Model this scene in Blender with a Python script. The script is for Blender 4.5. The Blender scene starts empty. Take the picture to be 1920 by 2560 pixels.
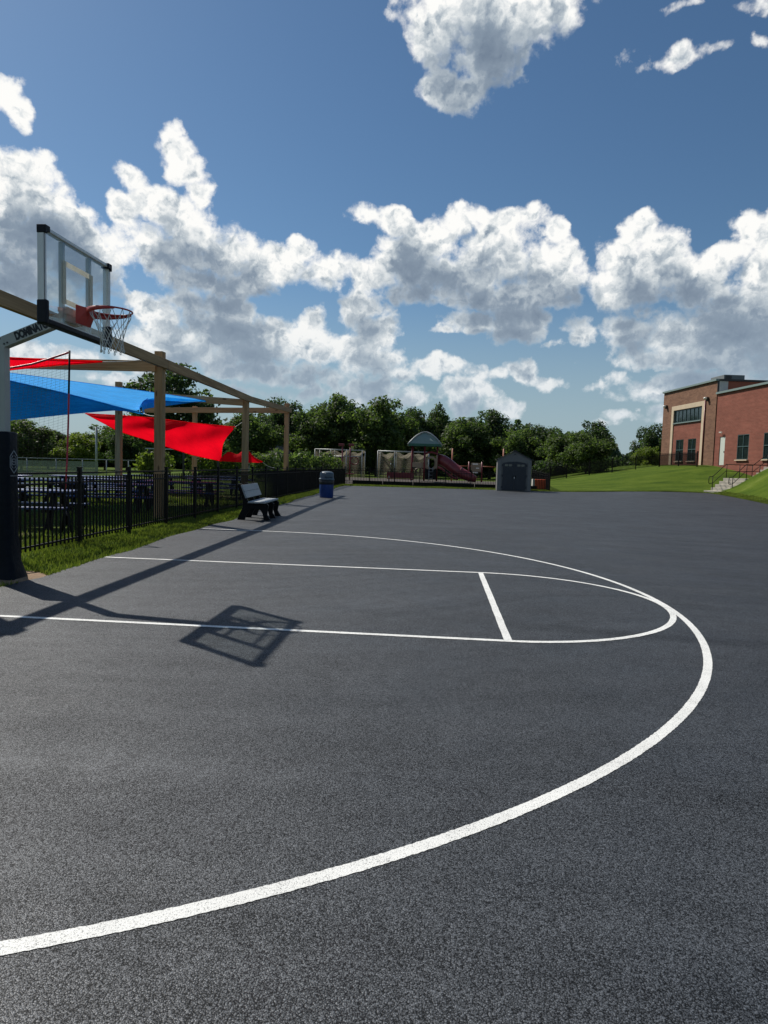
import bpy, math, random
import numpy as np
from mathutils import Vector, Matrix

scene = bpy.context.scene
col = scene.collection
rng = np.random.default_rng(7)
random.seed(7)
R = math.radians

# ------------------------------------------------------------------ camera
cam_d = bpy.data.cameras.new('camera')
cam = bpy.data.objects.new('camera', cam_d)
col.objects.link(cam)
CAM = Vector((3.6172, -7.3492, 1.4313))
cam_right = Vector((0.99638202, 0.07975799, 0.029352))
cam_up = Vector((-0.03476768, 0.06738365, 0.99712118))
cam_back = Vector((0.07755053, -0.99453412, 0.06991286))
m = Matrix.Identity(4)
for i in range(3):
    m[i][0], m[i][1], m[i][2], m[i][3] = cam_right[i], cam_up[i], cam_back[i], CAM[i]
cam.matrix_world = m
cam_d.sensor_fit = 'VERTICAL'
cam_d.sensor_height = 24.0
cam_d.lens = 24.0 * 1670.65 / 2560.0
cam_d.clip_start = 0.05
cam_d.clip_end = 3000
scene.camera = cam

# ------------------------------------------------------------------ light
SUN_TO = Vector((-0.761, 0.56, 1.0)).normalized()        # towards the sun
SUN_EL = math.asin(SUN_TO.z)
SUN_AZ = math.atan2(SUN_TO.x, SUN_TO.y)
sun_d = bpy.data.lights.new('sun', 'SUN')
sun_d.energy = 5.0
sun_d.angle = R(0.53)
sun_d.color = (1.0, 0.945, 0.86)
sun = bpy.data.objects.new('sun', sun_d)
col.objects.link(sun)
sun.rotation_euler = SUN_TO.to_track_quat('Z', 'Y').to_euler()
sun.location = (-20, 20, 30)

vs = scene.view_settings
vs.view_transform = 'Standard'
vs.look = 'None'
vs.exposure = 0.0
vs.gamma = 1.0
vs.use_curve_mapping = False
scene.cycles.max_bounces = 5
scene.cycles.diffuse_bounces = 3
scene.cycles.transparent_max_bounces = 16
scene.cycles.sample_clamp_indirect = 6.0

# ------------------------------------------------------------------ sky
CLOUDS = [(3.0,32.9,7.03,2.88),(-1.1,31.7,3.23,2.34),(0.4,28.0,2.85,1.40),(7.4,32.6,3.06,1.88),(2.8,30.0,2.28,1.62),(4.7,28.9,0.93,0.50),(-4.5,32.3,0.95,0.42),(14.2,29.3,1.16,0.52),(16.6,28.4,1.65,0.54),(18.6,28.7,2.08,0.70),(20.0,28.8,1.39,0.45),(17.7,31.8,1.98,0.38),(22.7,30.9,1.50,0.53),(23.3,28.8,0.66,0.50),(-33.9,23.9,0.81,1.03),(-33.3,23.1,0.90,0.94),(-33.6,19.5,2.10,1.74),(-32.1,19.7,1.65,1.39),(-32.4,17.8,3.30,2.40),(-34.2,15.4,4.35,4.34),(-30.3,15.7,3.84,2.88),(-28.1,14.4,2.47,2.15),(-32.5,12.5,6.00,1.60),(-29.3,17.4,1.28,1.09),(-21.9,23.6,1.47,1.08),(-21.1,21.9,1.73,1.70),(-20.0,20.5,1.37,1.24),(-25.1,20.7,1.36,0.87),(-26.2,18.5,1.39,1.30),(-23.0,19.0,3.32,1.76),(-20.6,18.0,3.96,1.48),(-23.7,16.3,3.85,2.31),(-20.5,15.7,4.68,2.04),(-20.1,14.0,4.07,1.40),(-16.9,17.0,2.03,1.36),(-13.9,15.9,3.89,1.61),(-12.0,16.9,1.64,1.12),(-9.5,15.6,3.90,1.61),(-16.1,14.7,2.66,1.40),(-23.1,11.3,1.92,1.57),(-18.3,11.3,3.33,1.80),(-20.5,12.4,2.16,0.98),(-21.2,8.6,6.12,2.34),(-15.7,9.5,4.56,2.22),(-11.1,11.4,1.48,1.62),(-11.8,9.2,4.29,2.03),(-6.9,12.7,1.95,1.78),(-5.1,11.1,1.75,1.85),(-6.4,9.0,3.51,1.90),(-13.7,7.2,7.60,1.11),(-24.4,8.4,2.04,2.16),(-24.7,12.5,1.36,0.56),(-7.1,19.9,1.22,0.92),(-4.4,19.4,2.14,1.36),(1.4,19.8,1.98,1.25),(-1.1,18.5,2.66,1.53),(4.5,18.6,3.04,1.58),(7.0,19.6,1.26,0.92),(9.1,18.8,1.22,1.12),(10.4,17.2,1.30,1.32),(-3.1,16.4,4.18,2.17),(-6.6,15.2,3.71,1.47),(3.0,16.3,5.70,2.45),(8.7,15.8,3.42,2.10),(5.4,14.0,6.46,1.37),(-2.2,13.9,2.92,0.79),(2.8,12.2,2.36,0.94),(5.9,12.2,2.09,1.98),(7.4,11.8,1.48,1.44),(-0.0,11.3,1.44,0.32),(15.3,18.5,1.70,1.41),(17.0,17.1,2.04,1.60),(14.4,16.4,2.45,1.98),(16.1,14.9,4.08,1.98),(19.5,14.3,2.88,1.92),(21.3,15.8,1.92,1.34),(22.7,17.5,1.30,1.40),(24.1,17.3,0.87,1.50),(23.8,14.6,2.10,2.56),(13.8,13.7,2.10,1.36),(10.7,12.0,1.22,0.79),(11.5,11.0,1.01,0.87),(9.3,10.5,1.04,0.43),(15.0,11.1,2.55,1.92),(18.7,10.7,4.16,2.11),(22.8,11.5,2.70,2.48),(19.5,8.8,5.61,1.12),(23.6,8.8,3.30,1.98),(19.9,6.9,5.94,0.91),(15.9,6.2,2.38,0.50),(24.6,12.3,1.74,2.88),(-0.3,8.2,2.34,0.91),(-2.6,7.6,1.80,0.76),(1.5,8.1,1.52,0.68),(4.1,7.7,1.60,0.63),(2.3,6.2,2.03,1.06),(1.9,5.4,1.76,1.14),(-5.9,6.2,3.51,1.29),(-2.8,5.7,2.34,0.84),(7.2,8.1,1.11,0.96),(9.1,7.3,1.55,0.55),(5.4,4.9,1.52,0.91),(13.3,6.8,0.94,0.32),(15.0,4.6,1.92,0.44),(17.4,5.0,1.19,0.58),(12.9,3.9,1.08,0.37),(-9.8,5.9,2.34,0.68),(-15.2,5.6,3.04,0.46),(-29.7,7.9,1.92,0.68),(-32.5,7.6,1.86,1.32),(-26.4,6.1,2.04,0.58)]

class NT:
    """small helper that writes node trees"""
    def __init__(self, tree):
        self.t = tree
    def n(self, typ, **kw):
        nd = self.t.nodes.new(typ)
        for k, v in kw.items():
            setattr(nd, k, v)
        return nd
    def put(self, sock, val):
        if isinstance(val, bpy.types.NodeSocket):
            self.t.links.new(val, sock)
        elif val is not None:
            sock.default_value = val
    def math(self, op, a, b=None, c=None, clamp=False):
        nd = self.n('ShaderNodeMath', operation=op, use_clamp=clamp)
        for s, v in zip(nd.inputs, (a, b, c)):
            self.put(s, v)
        return nd.outputs[0]
    def vec(self, op, a, b=None, c=None):
        nd = self.n('ShaderNodeVectorMath', operation=op)
        for s, v in zip(nd.inputs, (a, b, c)):
            self.put(s, v)
        return nd.outputs['Value'] if op in ('DOT_PRODUCT', 'LENGTH', 'DISTANCE') else nd.outputs[0]
    def xyz(self, x, y, z):
        nd = self.n('ShaderNodeCombineXYZ')
        for s, v in zip(nd.inputs, (x, y, z)):
            self.put(s, v)
        return nd.outputs[0]
    def sep(self, v):
        nd = self.n('ShaderNodeSeparateXYZ')
        self.put(nd.inputs[0], v)
        return nd.outputs
    def noise(self, v, scale, detail=5, rough=0.5, lac=2.0, dist=0.0, color=False):
        nd = self.n('ShaderNodeTexNoise')
        self.put(nd.inputs['Vector'], v)
        nd.inputs['Scale'].default_value = scale
        nd.inputs['Detail'].default_value = detail
        nd.inputs['Roughness'].default_value = rough
        nd.inputs['Lacunarity'].default_value = lac
        nd.inputs['Distortion'].default_value = dist
        return nd.outputs['Color' if color else 'Fac']
    def voro(self, v, scale, feature='F1', out='Distance', rand=1.0, detail=0.0):
        nd = self.n('ShaderNodeTexVoronoi', feature=feature)
        self.put(nd.inputs['Vector'], v)
        nd.inputs['Scale'].default_value = scale
        nd.inputs['Randomness'].default_value = rand
        if 'Detail' in nd.inputs:
            nd.inputs['Detail'].default_value = detail
        return nd.outputs[out]
    def maprange(self, v, a, b, c=0.0, d=1.0, smooth=False):
        nd = self.n('ShaderNodeMapRange')
        nd.interpolation_type = 'SMOOTHSTEP' if smooth else 'LINEAR'
        for s, x in zip(nd.inputs, (v, a, b, c, d)):
            self.put(s, x)
        return nd.outputs[0]
    def ramp(self, v, stops):
        nd = self.n('ShaderNodeValToRGB')
        el = nd.color_ramp.elements
        while len(el) < len(stops):
            el.new(0.5)
        for e, (pos, c) in zip(el, stops):
            e.position = pos
            e.color = (*c, 1.0) if len(c) == 3 else c
        self.put(nd.inputs[0], v)
        return nd.outputs[0]
    def mix(self, f, a, b):
        nd = self.n('ShaderNodeMix', data_type='RGBA')
        self.put(nd.inputs[0], f)
        for s, v in ((nd.inputs[6], a), (nd.inputs[7], b)):
            if isinstance(v, tuple) and len(v) == 3:
                v = (*v, 1.0)
            self.put(s, v)
        return nd.outputs[2]
    def bump(self, h, dist=0.01, strength=1.0, normal=None):
        nd = self.n('ShaderNodeBump')
        self.put(nd.inputs['Height'], h)
        nd.inputs['Distance'].default_value = dist
        nd.inputs['Strength'].default_value = strength
        if normal is not None:
            self.put(nd.inputs['Normal'], normal)
        return nd.outputs[0]

def build_world():
    w = bpy.data.worlds.new('World')
    scene.world = w
    w.use_nodes = True
    w.cycles.sampling_method = 'NONE'

    t = NT(w.node_tree)
    w.node_tree.nodes.clear()
    out = t.n('ShaderNodeOutputWorld')
    sky = t.n('ShaderNodeTexSky', sky_type='NISHITA', sun_disc=False)
    sky.sun_elevation = SUN_EL
    sky.sun_rotation = SUN_AZ
    sky.altitude = 0
    sky.air_density = 1.0
    sky.dust_density = 0.35
    sky.ozone_density = 1.6
    bg = t.n('ShaderNodeBackground')
    hsv = t.n('ShaderNodeHueSaturation')
    hsv.inputs['Saturation'].default_value = 1.08
    t.put(hsv.inputs['Color'], sky.outputs[0])
    skyc = t.vec('MULTIPLY', hsv.outputs[0], (0.825, 0.985, 1.05))
    bg.inputs[1].default_value = 0.072
    d = t.n('ShaderNodeTexCoord').outputs['Generated']
    sx, sy, sz = t.sep(d)
    DEG = 57.29578
    az = t.math('MULTIPLY', t.math('ARCTAN2', sx, sy), DEG)
    el = t.math('MULTIPLY', t.math('ARCSINE', sz), DEG)
    t.put(bg.inputs[0], t.mix(t.maprange(el, 0.0, 16.0, 0.85, 0.0, True), skyc, (4.6, 6.0, 6.9)))
    p = t.xyz(az, el, 0.0)
    # swirl of the cloud edges
    w1 = t.noise(d, 9.0, 2, 0.5, color=True)
    w2 = t.noise(d, 38.0, 4, 0.55, color=True)
    p = t.vec('MULTIPLY_ADD', t.vec('SUBTRACT', w1, (0.5, 0.5, 0.5)), (2.6, 2.0, 0), p)
    p = t.vec('MULTIPLY_ADD', t.vec('SUBTRACT', w2, (0.5, 0.5, 0.5)), (1.6, 1.4, 0), p)
    def layout(p, coarse=False, clampv=-0.9):
        acc = None
        for (a, e, ra, re) in CLOUDS:
            if coarse and ra < 1.9:
                continue
            h = min(1.0, max(0.42, re / 1.1))               # small shreds are thin all through
            s = math.sqrt(1.5 / (1 + 0.5 / h)) * 1.22 if h < 1 else 1.0
            ra, re = ra * s, re * s
            v = t.vec('MULTIPLY_ADD', p, (1 / ra, 1 / re, 0), (-a / ra, -e / re, 0))
            q = t.vec('DOT_PRODUCT', v, v)
            if h < 1:
                q = t.math('MULTIPLY_ADD', q, h, 1 - h)
            if acc is None:
                acc = q
            else:
                acc = t.math('SMOOTH_MIN', acc, q, 0.5)
        return t.math('MAXIMUM', t.math('SUBTRACT', 1.0, acc), clampv)
    dw = t.vec('MULTIPLY_ADD', t.vec('SUBTRACT', w2, (0.5, 0.5, 0.5)), (0.05, 0.05, 0.05), d)
    # elsewhere in the sky the same kind of broken cumulus goes on
    oa = t.math('SUBTRACT', t.math('ABSOLUTE', t.math('ADD', az, 4.5)), 34.0)
    oe = t.math('SUBTRACT', el, 35.0)
    away = t.maprange(t.math('MAXIMUM', oa, oe), 0.0, 8.0, 0.0, 1.0)
    gen = t.math('MULTIPLY', t.math('SUBTRACT', t.noise(t.vec('MULTIPLY', d, (1, 1, 1.7)), 2.6, 3, 0.5), 0.575), 7.0)
    gen = t.math('MINIMUM', gen, 0.9)
    gen = t.math('SUBTRACT', gen, t.math('MULTIPLY', t.math('SUBTRACT', 1.0, away), 3.0))
    def shape(p, coarse):
        return t.math('MAXIMUM', layout(p, coarse), gen)
    # outline: lumps, billows and fine shreds
    lump = t.math('SUBTRACT', t.noise(d, 13.0, 3, 0.5), 0.5)
    shred = t.math('SUBTRACT', t.noise(d, 60.0, 6, 0.66), 0.5)
    bil = t.math('SUBTRACT', 0.40, t.voro(t.vec('MULTIPLY_ADD', t.vec('SUBTRACT', w2, (0.5, 0.5, 0.5)), (0.03, 0.03, 0.03), d), 27.0, detail=2.5))
    f0 = t.math('MULTIPLY_ADD', lump, 1.3, t.math('ADD', shape(p, False), 0.56))
    fa = t.math('MULTIPLY_ADD', bil, 0.85, f0)
    fa = t.math('MULTIPLY_ADD', shred, 1.0, fa)
    alpha = t.maprange(fa, 0.0, 0.74, 0.0, 1.0, True)
    # light that reaches each place through the cloud between it and the sun
    def upstream(da, de, off):
        n = t.math('SUBTRACT', t.noise(t.vec('ADD', d, off), 13.0, 3, 0.5), 0.5)
        return t.math('MULTIPLY_ADD', n, 1.5, shape(t.vec('ADD', p, (da, de, 0)), True))
    u1 = upstream(-0.7, 1.5, (-0.010, 0.003, 0.025))
    u2 = upstream(-1.6, 3.4, (-0.024, 0.006, 0.056))
    depth = t.math('MULTIPLY_ADD', t.math('MAXIMUM', t.math('ADD', u1, 0.25), 0.0), 0.55, t.math('MULTIPLY', t.math('MAXIMUM', t.math('ADD', u2, 0.35), 0.0), 0.45))
    trans = t.maprange(depth, 0.05, 1.3, 0.95, 0.07, False)
    thin = t.maprange(fa, 0.1, 1.1, 0.34, 0.0)
    puff = t.math('SUBTRACT', t.voro(t.vec('ADD', dw, (0.004, -0.001, -0.009)), 34.0, detail=1.5), t.voro(dw, 34.0, detail=1.5))
    n1 = t.noise(dw, 30.0, 5, 0.55)
    n2 = t.noise(t.vec('ADD', dw, (-0.006, 0.0015, 0.011)), 30.0, 4, 0.55)
    emb = t.math('MULTIPLY_ADD', t.math('SUBTRACT', n1, n2), 1.5, t.math('MULTIPLY', puff, 0.55))
    emb = t.math('MULTIPLY', emb, t.maprange(trans, 0.15, 0.8, 0.28, 1.0))
    lit = t.math('ADD', t.math('ADD', trans, thin), emb, clamp=True)
    ccol = t.ramp(lit, [(0.0, (0.17, 0.225, 0.305)), (0.28, (0.25, 0.315, 0.395)), (0.55, (0.48, 0.54, 0.59)), (0.8, (0.78, 0.81, 0.82)), (1.0, (0.99, 0.985, 0.96))])
    # towards the horizon the clouds sink into the air
    hz = t.maprange(el, 1.0, 15.0, 0.55, 0.0, True)
    ccol = t.mix(hz, ccol, (0.42, 0.53, 0.63))
    cbg = t.n('ShaderNodeBackground')
    t.put(cbg.inputs[0], ccol)
    cbg.inputs[1].default_value = 1.0
    alpha = t.math('MULTIPLY', alpha, t.maprange(el, 0.0, 4.0, 0.0, 1.0))
    mx = t.n('ShaderNodeMixShader')
    t.put(mx.inputs[0], alpha)
    t.put(mx.inputs[1], bg.outputs[0])
    t.put(mx.inputs[2], cbg.outputs[0])
    t.put(out.inputs[0], mx.outputs[0])

build_world()

# ------------------------------------------------------------------ mesh helpers
class MB:
    """collects vertices and faces, then links them as one mesh object"""
    def __init__(self):
        self.v, self.f, self.sm = [], [], []
    def add(self, vs, fs, smooth=False):
        o = len(self.v)
        self.v += [tuple(v) for v in vs]
        self.f += [tuple(i + o for i in f) for f in fs]
        self.sm += [smooth] * len(fs)
        return self
    def box(self, c, s, rz=0.0, M=None):
        cx, cy, cz = c
        hx, hy, hz = s[0] / 2, s[1] / 2, s[2] / 2
        vs = []
        ca, sa = math.cos(rz), math.sin(rz)
        for z in (-hz, hz):
            for x, y in ((-hx, -hy), (hx, -hy), (hx, hy), (-hx, hy)):
                v = Vector((x, y, z))
                if M is not None:
                    v = M @ v
                else:
                    v = Vector((x * ca - y * sa, x * sa + y * ca, z))
                vs.append((v.x + cx, v.y + cy, v.z + cz))
        return self.add(vs, [(3, 2, 1, 0), (4, 5, 6, 7), (0, 1, 5, 4), (1, 2, 6, 5), (2, 3, 7, 6), (3, 0, 4, 7)])
    def beam(self, a, b, w, h, up=(0, 0, 1)):
        a, b, up = Vector(a), Vector(b), Vector(up)
        d = (b - a).normalized()
        s = d.cross(up)
        if s.length < 1e-4:
            s = d.cross(Vector((1, 0, 0)))
        s.normalize()
        u = s.cross(d)
        vs = []
        for q in (a, b):
            for x, y in ((-w / 2, -h / 2), (w / 2, -h / 2), (w / 2, h / 2), (-w / 2, h / 2)):
                vs.append(q + s * x + u * y)
        return self.add(vs, [(0, 1, 2, 3), (7, 6, 5, 4), (0, 4, 5, 1), (1, 5, 6, 2), (2, 6, 7, 3), (3, 7, 4, 0)])
    def tube(self, pts, r, n=8, caps=True, smooth=True, closed=False):
        pts = [Vector(q) for q in pts]
        rs = r if isinstance(r, (list, tuple)) else [r] * len(pts)
        N = len(pts)
        vs, prev = [], None
        for i, q in enumerate(pts):
            if closed:
                d = pts[(i + 1) % N] - pts[i - 1]
            else:
                d = pts[min(i + 1, N - 1)] - pts[max(i - 1, 0)]
            d.normalize()
            if prev is None:
                s = d.cross(Vector((0, 0, 1)))
                if s.length < 1e-3:
                    s = d.cross(Vector((1, 0, 0)))
            else:
                s = prev - d * prev.dot(d)
            s.normalize()
            prev = s
            u = s.cross(d)
            for k in range(n):
                a = 2 * math.pi * k / n
                vs.append(q + (s * math.cos(a) + u * math.sin(a)) * rs[i])
        fs = []
        for i in range(N if closed else N - 1):
            j = (i + 1) % N
            for k in range(n):
                k2 = (k + 1) % n
                fs.append((i * n + k, j * n + k, j * n + k2, i * n + k2))
        o = len(self.v)
        self.add(vs, fs, smooth)
        if caps and not closed:
            self.f += [tuple(o + k for k in range(n)), tuple(o + (N - 1) * n + k for k in reversed(range(n)))]
            self.sm += [False, False]
        return self
    def lathe(self, prof, c=(0, 0, 0), n=28, smooth=True):
        vs, fs = [], []
        for r, z in prof:
            for k in range(n):
                a = 2 * math.pi * k / n
                vs.append((c[0] + r * math.cos(a), c[1] + r * math.sin(a), c[2] + z))
        for i in range(len(prof) - 1):
            for k in range(n):
                k2 = (k + 1) % n
                fs.append((i * n + k, i * n + k2, (i + 1) * n + k2, (i + 1) * n + k))
        o = len(self.v)
        self.add(vs, fs, smooth)
        self.f += [tuple(o + k for k in reversed(range(n))), tuple(o + (len(prof) - 1) * n + k for k in range(n))]
        self.sm += [False, False]
        return self
    def prism(self, poly, depth, M):
        """poly in the local xy plane, extruded along local z by depth, placed with matrix M"""
        n = len(poly)
        vs = [M @ Vector((x, y, 0)) for x, y in poly] + [M @ Vector((x, y, depth)) for x, y in poly]
        fs = [tuple(reversed(range(n))), tuple(range(n, 2 * n))]
        fs += [(i, (i + 1) % n, n + (i + 1) % n, n + i) for i in range(n)]
        return self.add(vs, fs)
    def grid(self, P, smooth=True):
        """P: rows of points"""
        h, w = len(P), len(P[0])
        vs = [q for row in P for q in row]
        fs = [(i * w + j, i * w + j + 1, (i + 1) * w + j + 1, (i + 1) * w + j) for i in range(h - 1) for j in range(w - 1)]
        return self.add(vs, fs, smooth)
    def mesh(self, name):
        me = bpy.data.meshes.new(name)
        me.from_pydata(self.v, [], self.f)
        if any(self.sm):
            me.polygons.foreach_set('use_smooth', self.sm)
        me.update()
        return me
    def build(self, name, mat, parent=None, bevel=0.0, solid=0.0, subsurf=0):
        return link(name, self.mesh(name), mat, parent, bevel, solid, subsurf)

def link(name, me, mat, parent=None, bevel=0.0, solid=0.0, subsurf=0):
    o = bpy.data.objects.new(name, me)
    col.objects.link(o)
    if mat is not None and len(me.materials) == 0:
        me.materials.append(mat)
    if parent is not None:
        o.parent = parent
    if subsurf:
        md = o.modifiers.new('subsurf', 'SUBSURF')
        md.levels = md.render_levels = subsurf
    if solid:
        md = o.modifiers.new('solid', 'SOLIDIFY')
        md.thickness = solid
        md.offset = 0
    if bevel:
        md = o.modifiers.new('bevel', 'BEVEL')
        md.width = bevel
        md.segments = 2
        md.limit_method = 'ANGLE'
    return o

def tag(o, label=None, cat=None, group=None, kind=None):
    if label:
        o['label'] = label
    if cat:
        o['category'] = cat
    if group:
        o['group'] = group
    if kind:
        o['kind'] = kind
    return o

def thing(name, label, cat, loc=(0, 0, 0), rz=0.0, group=None):
    o = bpy.data.objects.new(name, None)
    col.objects.link(o)
    o.empty_display_size = 0.2
    o.location = loc
    o.rotation_euler = (0, 0, rz)
    return tag(o, label, cat, group)

def copy_tree(o, parent=None):
    c = o.copy()
    col.objects.link(c)
    c.parent = parent
    for ch in list(o.children):
        copy_tree(ch, c)
    return c

def np_mesh(name, verts, quads):
    me = bpy.data.meshes.new(name)
    nv, nf = len(verts), len(quads)
    k = quads.shape[1]
    me.vertices.add(nv)
    me.vertices.foreach_set('co', verts.astype(np.float32).ravel())
    me.loops.add(nf * k)
    me.loops.foreach_set('vertex_index', quads.astype(np.int32).ravel())
    me.polygons.add(nf)
    me.polygons.foreach_set('loop_start', np.arange(0, nf * k, k, dtype=np.int32))
    me.update(calc_edges=True)
    return me

# ------------------------------------------------------------------ materials
def material(name):
    mt = bpy.data.materials.new(name)
    mt.use_nodes = True
    t = NT(mt.node_tree)
    b = mt.node_tree.nodes['Principled BSDF']
    return mt, t, b

def obj_co(t):
    return t.n('ShaderNodeTexCoord').outputs['Object']

def world_co(t):
    return t.n('ShaderNodeNewGeometry').outputs['Position']

def plain(name, c, rough=0.6, metal=0.0, var=0.12, scale=14.0, bump=0.0, spec=0.5, world=False):
    """one colour with wear: uneven tone, uneven gloss"""
    mt, t, b = material(name)
    co = world_co(t) if world else obj_co(t)
    n = t.noise(co, scale, 5, 0.6)
    k = t.maprange(n, 0.25, 0.75, 1 - var, 1 + var)
    t.put(b.inputs['Base Color'], t.vec('MULTIPLY', t.xyz(*c), t.xyz(k, k, k)))
    t.put(b.inputs['Roughness'], t.maprange(t.noise(co, scale * 2.3, 3), 0.3, 0.7, max(rough - 0.08, 0.02), min(rough + 0.08, 1)))
    b.inputs['Metallic'].default_value = metal
    b.inputs['Specular IOR Level'].default_value = spec
    if bump:
        t.put(b.inputs['Normal'], t.bump(t.noise(co, scale * 6, 3), bump))
    return mt

def make_asphalt(name, paint=False):
    mt, t, b = material(name)
    co = world_co(t)
    g1 = t.voro(co, 215.0)                                  # stones of the wearing course
    st = t.sep(t.voro(co, 215.0, out='Color'))
    g2 = t.noise(co, 260.0, 2, 0.6)
    g3 = t.noise(co, 58.0, 3, 0.7)
    big = t.noise(co, 0.5, 4, 0.6)
    mid = t.noise(co, 6.0, 4, 0.65)
    # squeegee sweeps of the sealer: long faint arcs
    wob = t.vec('MULTIPLY', t.noise(co, 0.08, 1, color=True), (11, 11, 0))
    sweep = t.noise(t.vec('MULTIPLY', t.vec('ADD', co, wob), (0.30, 3.0, 1)), 1.0, 4, 0.62)
    tone = t.math('ADD', t.math('MULTIPLY', t.math('SUBTRACT', big, 0.5), 0.5), t.math('MULTIPLY', t.math('SUBTRACT', sweep, 0.5), 0.5))
    tone = t.math('MULTIPLY_ADD', t.math('SUBTRACT', mid, 0.5), 0.5, tone)
    speck = t.math('MULTIPLY', t.math('POWER', st[0], 3.0), 1.2)
    gap = t.maprange(g1, 0.36, 0.72, 0.0, -0.85)
    fine = t.math('MULTIPLY', t.math('SUBTRACT', g2, 0.5), 1.6)
    lump = t.math('MULTIPLY', t.math('SUBTRACT', g3, 0.5), 1.25)
    k = t.math('ADD', t.math('ADD', t.math('ADD', 0.72, tone), speck), t.math('ADD', t.math('ADD', gap, fine), lump))
    k = t.math('MAXIMUM', k, 0.12)
    # a dusty scuffed streak across the near court and stray light grit
    px, py, pz = t.sep(t.vec('MULTIPLY_ADD', t.vec('SUBTRACT', t.noise(co, 1.2, 4, 0.6, color=True), (0.5, 0.5, 0.5)), (0.9, 0.5, 0), co))
    stk = t.math('MULTIPLY', t.maprange(t.math('ABSOLUTE', t.math('ADD', py, 4.42)), 0.26, 0.0, 0.0, 1.0, True), t.maprange(px, 3.8, 2.2))
    k = t.math('ADD', k, t.math('MULTIPLY', t.math('MULTIPLY', stk, t.maprange(mid, 0.3, 0.7)), 0.26))
    grit = t.voro(co, 4.5)
    k = t.math('ADD', k, t.maprange(grit, 0.016, 0.010, 0.0, 6.0))
    # soft tyre scuffs in long arcs
    ring = t.math('SINE', t.math('MULTIPLY', t.vec('DISTANCE', co, (9.5, 26.0, 0.0)), 2.1))
    ring = t.math('MULTIPLY', t.maprange(ring, 0.93, 1.0), t.maprange(t.noise(co, 0.25, 3), 0.5, 0.65))
    k = t.math('SUBTRACT', k, t.math('MULTIPLY', ring, 0.22))
    base = t.vec('MULTIPLY', t.xyz(0.0365, 0.0430, 0.0515), t.xyz(k, k, k))
    h = t.math('ADD', t.math('MULTIPLY', t.math('SUBTRACT', 0.6, g1), 0.9), t.math('MULTIPLY_ADD', g2, 0.3, t.math('MULTIPLY', st[1], 0.5)))
    if paint:
        wn = t.noise(co, 130.0, 4, 0.7)
        wear = t.noise(co, 6.0, 4, 0.6)
        thr = t.math('ADD', t.math('MULTIPLY', t.math('SUBTRACT', wear, 0.5), 0.30), t.math('ADD', wn, t.math('MULTIPLY', t.math('SUBTRACT', 0.45, g1), 0.45)))
        cover = t.maprange(thr, 0.31, 0.41, 0.42, 1.0)
        dirt = t.maprange(t.noise(co, 2.0, 5, 0.7), 0.3, 0.7, 0.84, 1.0)
        white = t.vec('MULTIPLY', t.xyz(0.84, 0.84, 0.80), t.xyz(dirt, dirt, dirt))
        base = t.mix(cover, base, white)
    t.put(b.inputs['Base Color'], base)
    t.put(b.inputs['Roughness'], t.maprange(t.noise(co, 1.3, 4, 0.6), 0.3, 0.7, 0.55, 0.67))
    if paint:
        b.inputs['Specular IOR Level'].default_value = 0.3
    else:
        t.put(b.inputs['Specular IOR Level'], t.maprange(k, 0.15, 1.7, 0.16, 1.1))
    t.put(b.inputs['Normal'], t.bump(h, 0.0021 if not paint else 0.0016, 0.7))
    return mt

def make_lawn():
    mt, t, b = material('lawn_soil_and_turf')
    co = world_co(t)
    n1 = t.noise(co, 0.35, 5, 0.6)
    n2 = t.noise(co, 5.0, 6, 0.7)
    n3 = t.noise(t.vec('MULTIPLY', co, (38, 38, 8)), 1.0, 4, 0.7)
    mow = t.noise(t.vec('MULTIPLY', co, (0.30, 0.9, 0.3)), 1.0, 4, 0.65)
    f = t.math('ADD', t.math('MULTIPLY', n1, 0.35), t.math('ADD', t.math('MULTIPLY', n2, 0.25), t.math('MULTIPLY', mow, 0.45)))
    green = t.ramp(f, [(0.34, (0.028, 0.054, 0.006)), (0.48, (0.060, 0.104, 0.008)), (0.60, (0.098, 0.145, 0.014)), (0.76, (0.19, 0.22, 0.06))])
    k = t.maprange(n3, 0.25, 0.75, 0.45, 1.45)
    green = t.vec('MULTIPLY', green, t.xyz(k, k, k))
    # worn earth under the picnic tables
    x, y, z = t.sep(co)
    inx = t.math('MULTIPLY', t.maprange(x, -2.6, -3.6), t.maprange(y, 1.0, 3.0))
    worn = t.math('MULTIPLY', inx, t.maprange(y, 22.0, 18.0))
    worn = t.math('MULTIPLY', worn, t.maprange(t.noise(co, 0.7, 5, 0.65), 0.48, 0.62))
    base = t.mix(t.math('MULTIPLY', worn, 0.75), green, (0.16, 0.115, 0.07))
    t.put(b.inputs['Base Color'], base)
    b.inputs['Roughness'].default_value = 0.95
    b.inputs['Specular IOR Level'].default_value = 0.1
    t.put(b.inputs['Normal'], t.bump(t.math('ADD', n3, n2), 0.05, 0.9))
    return mt

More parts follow.
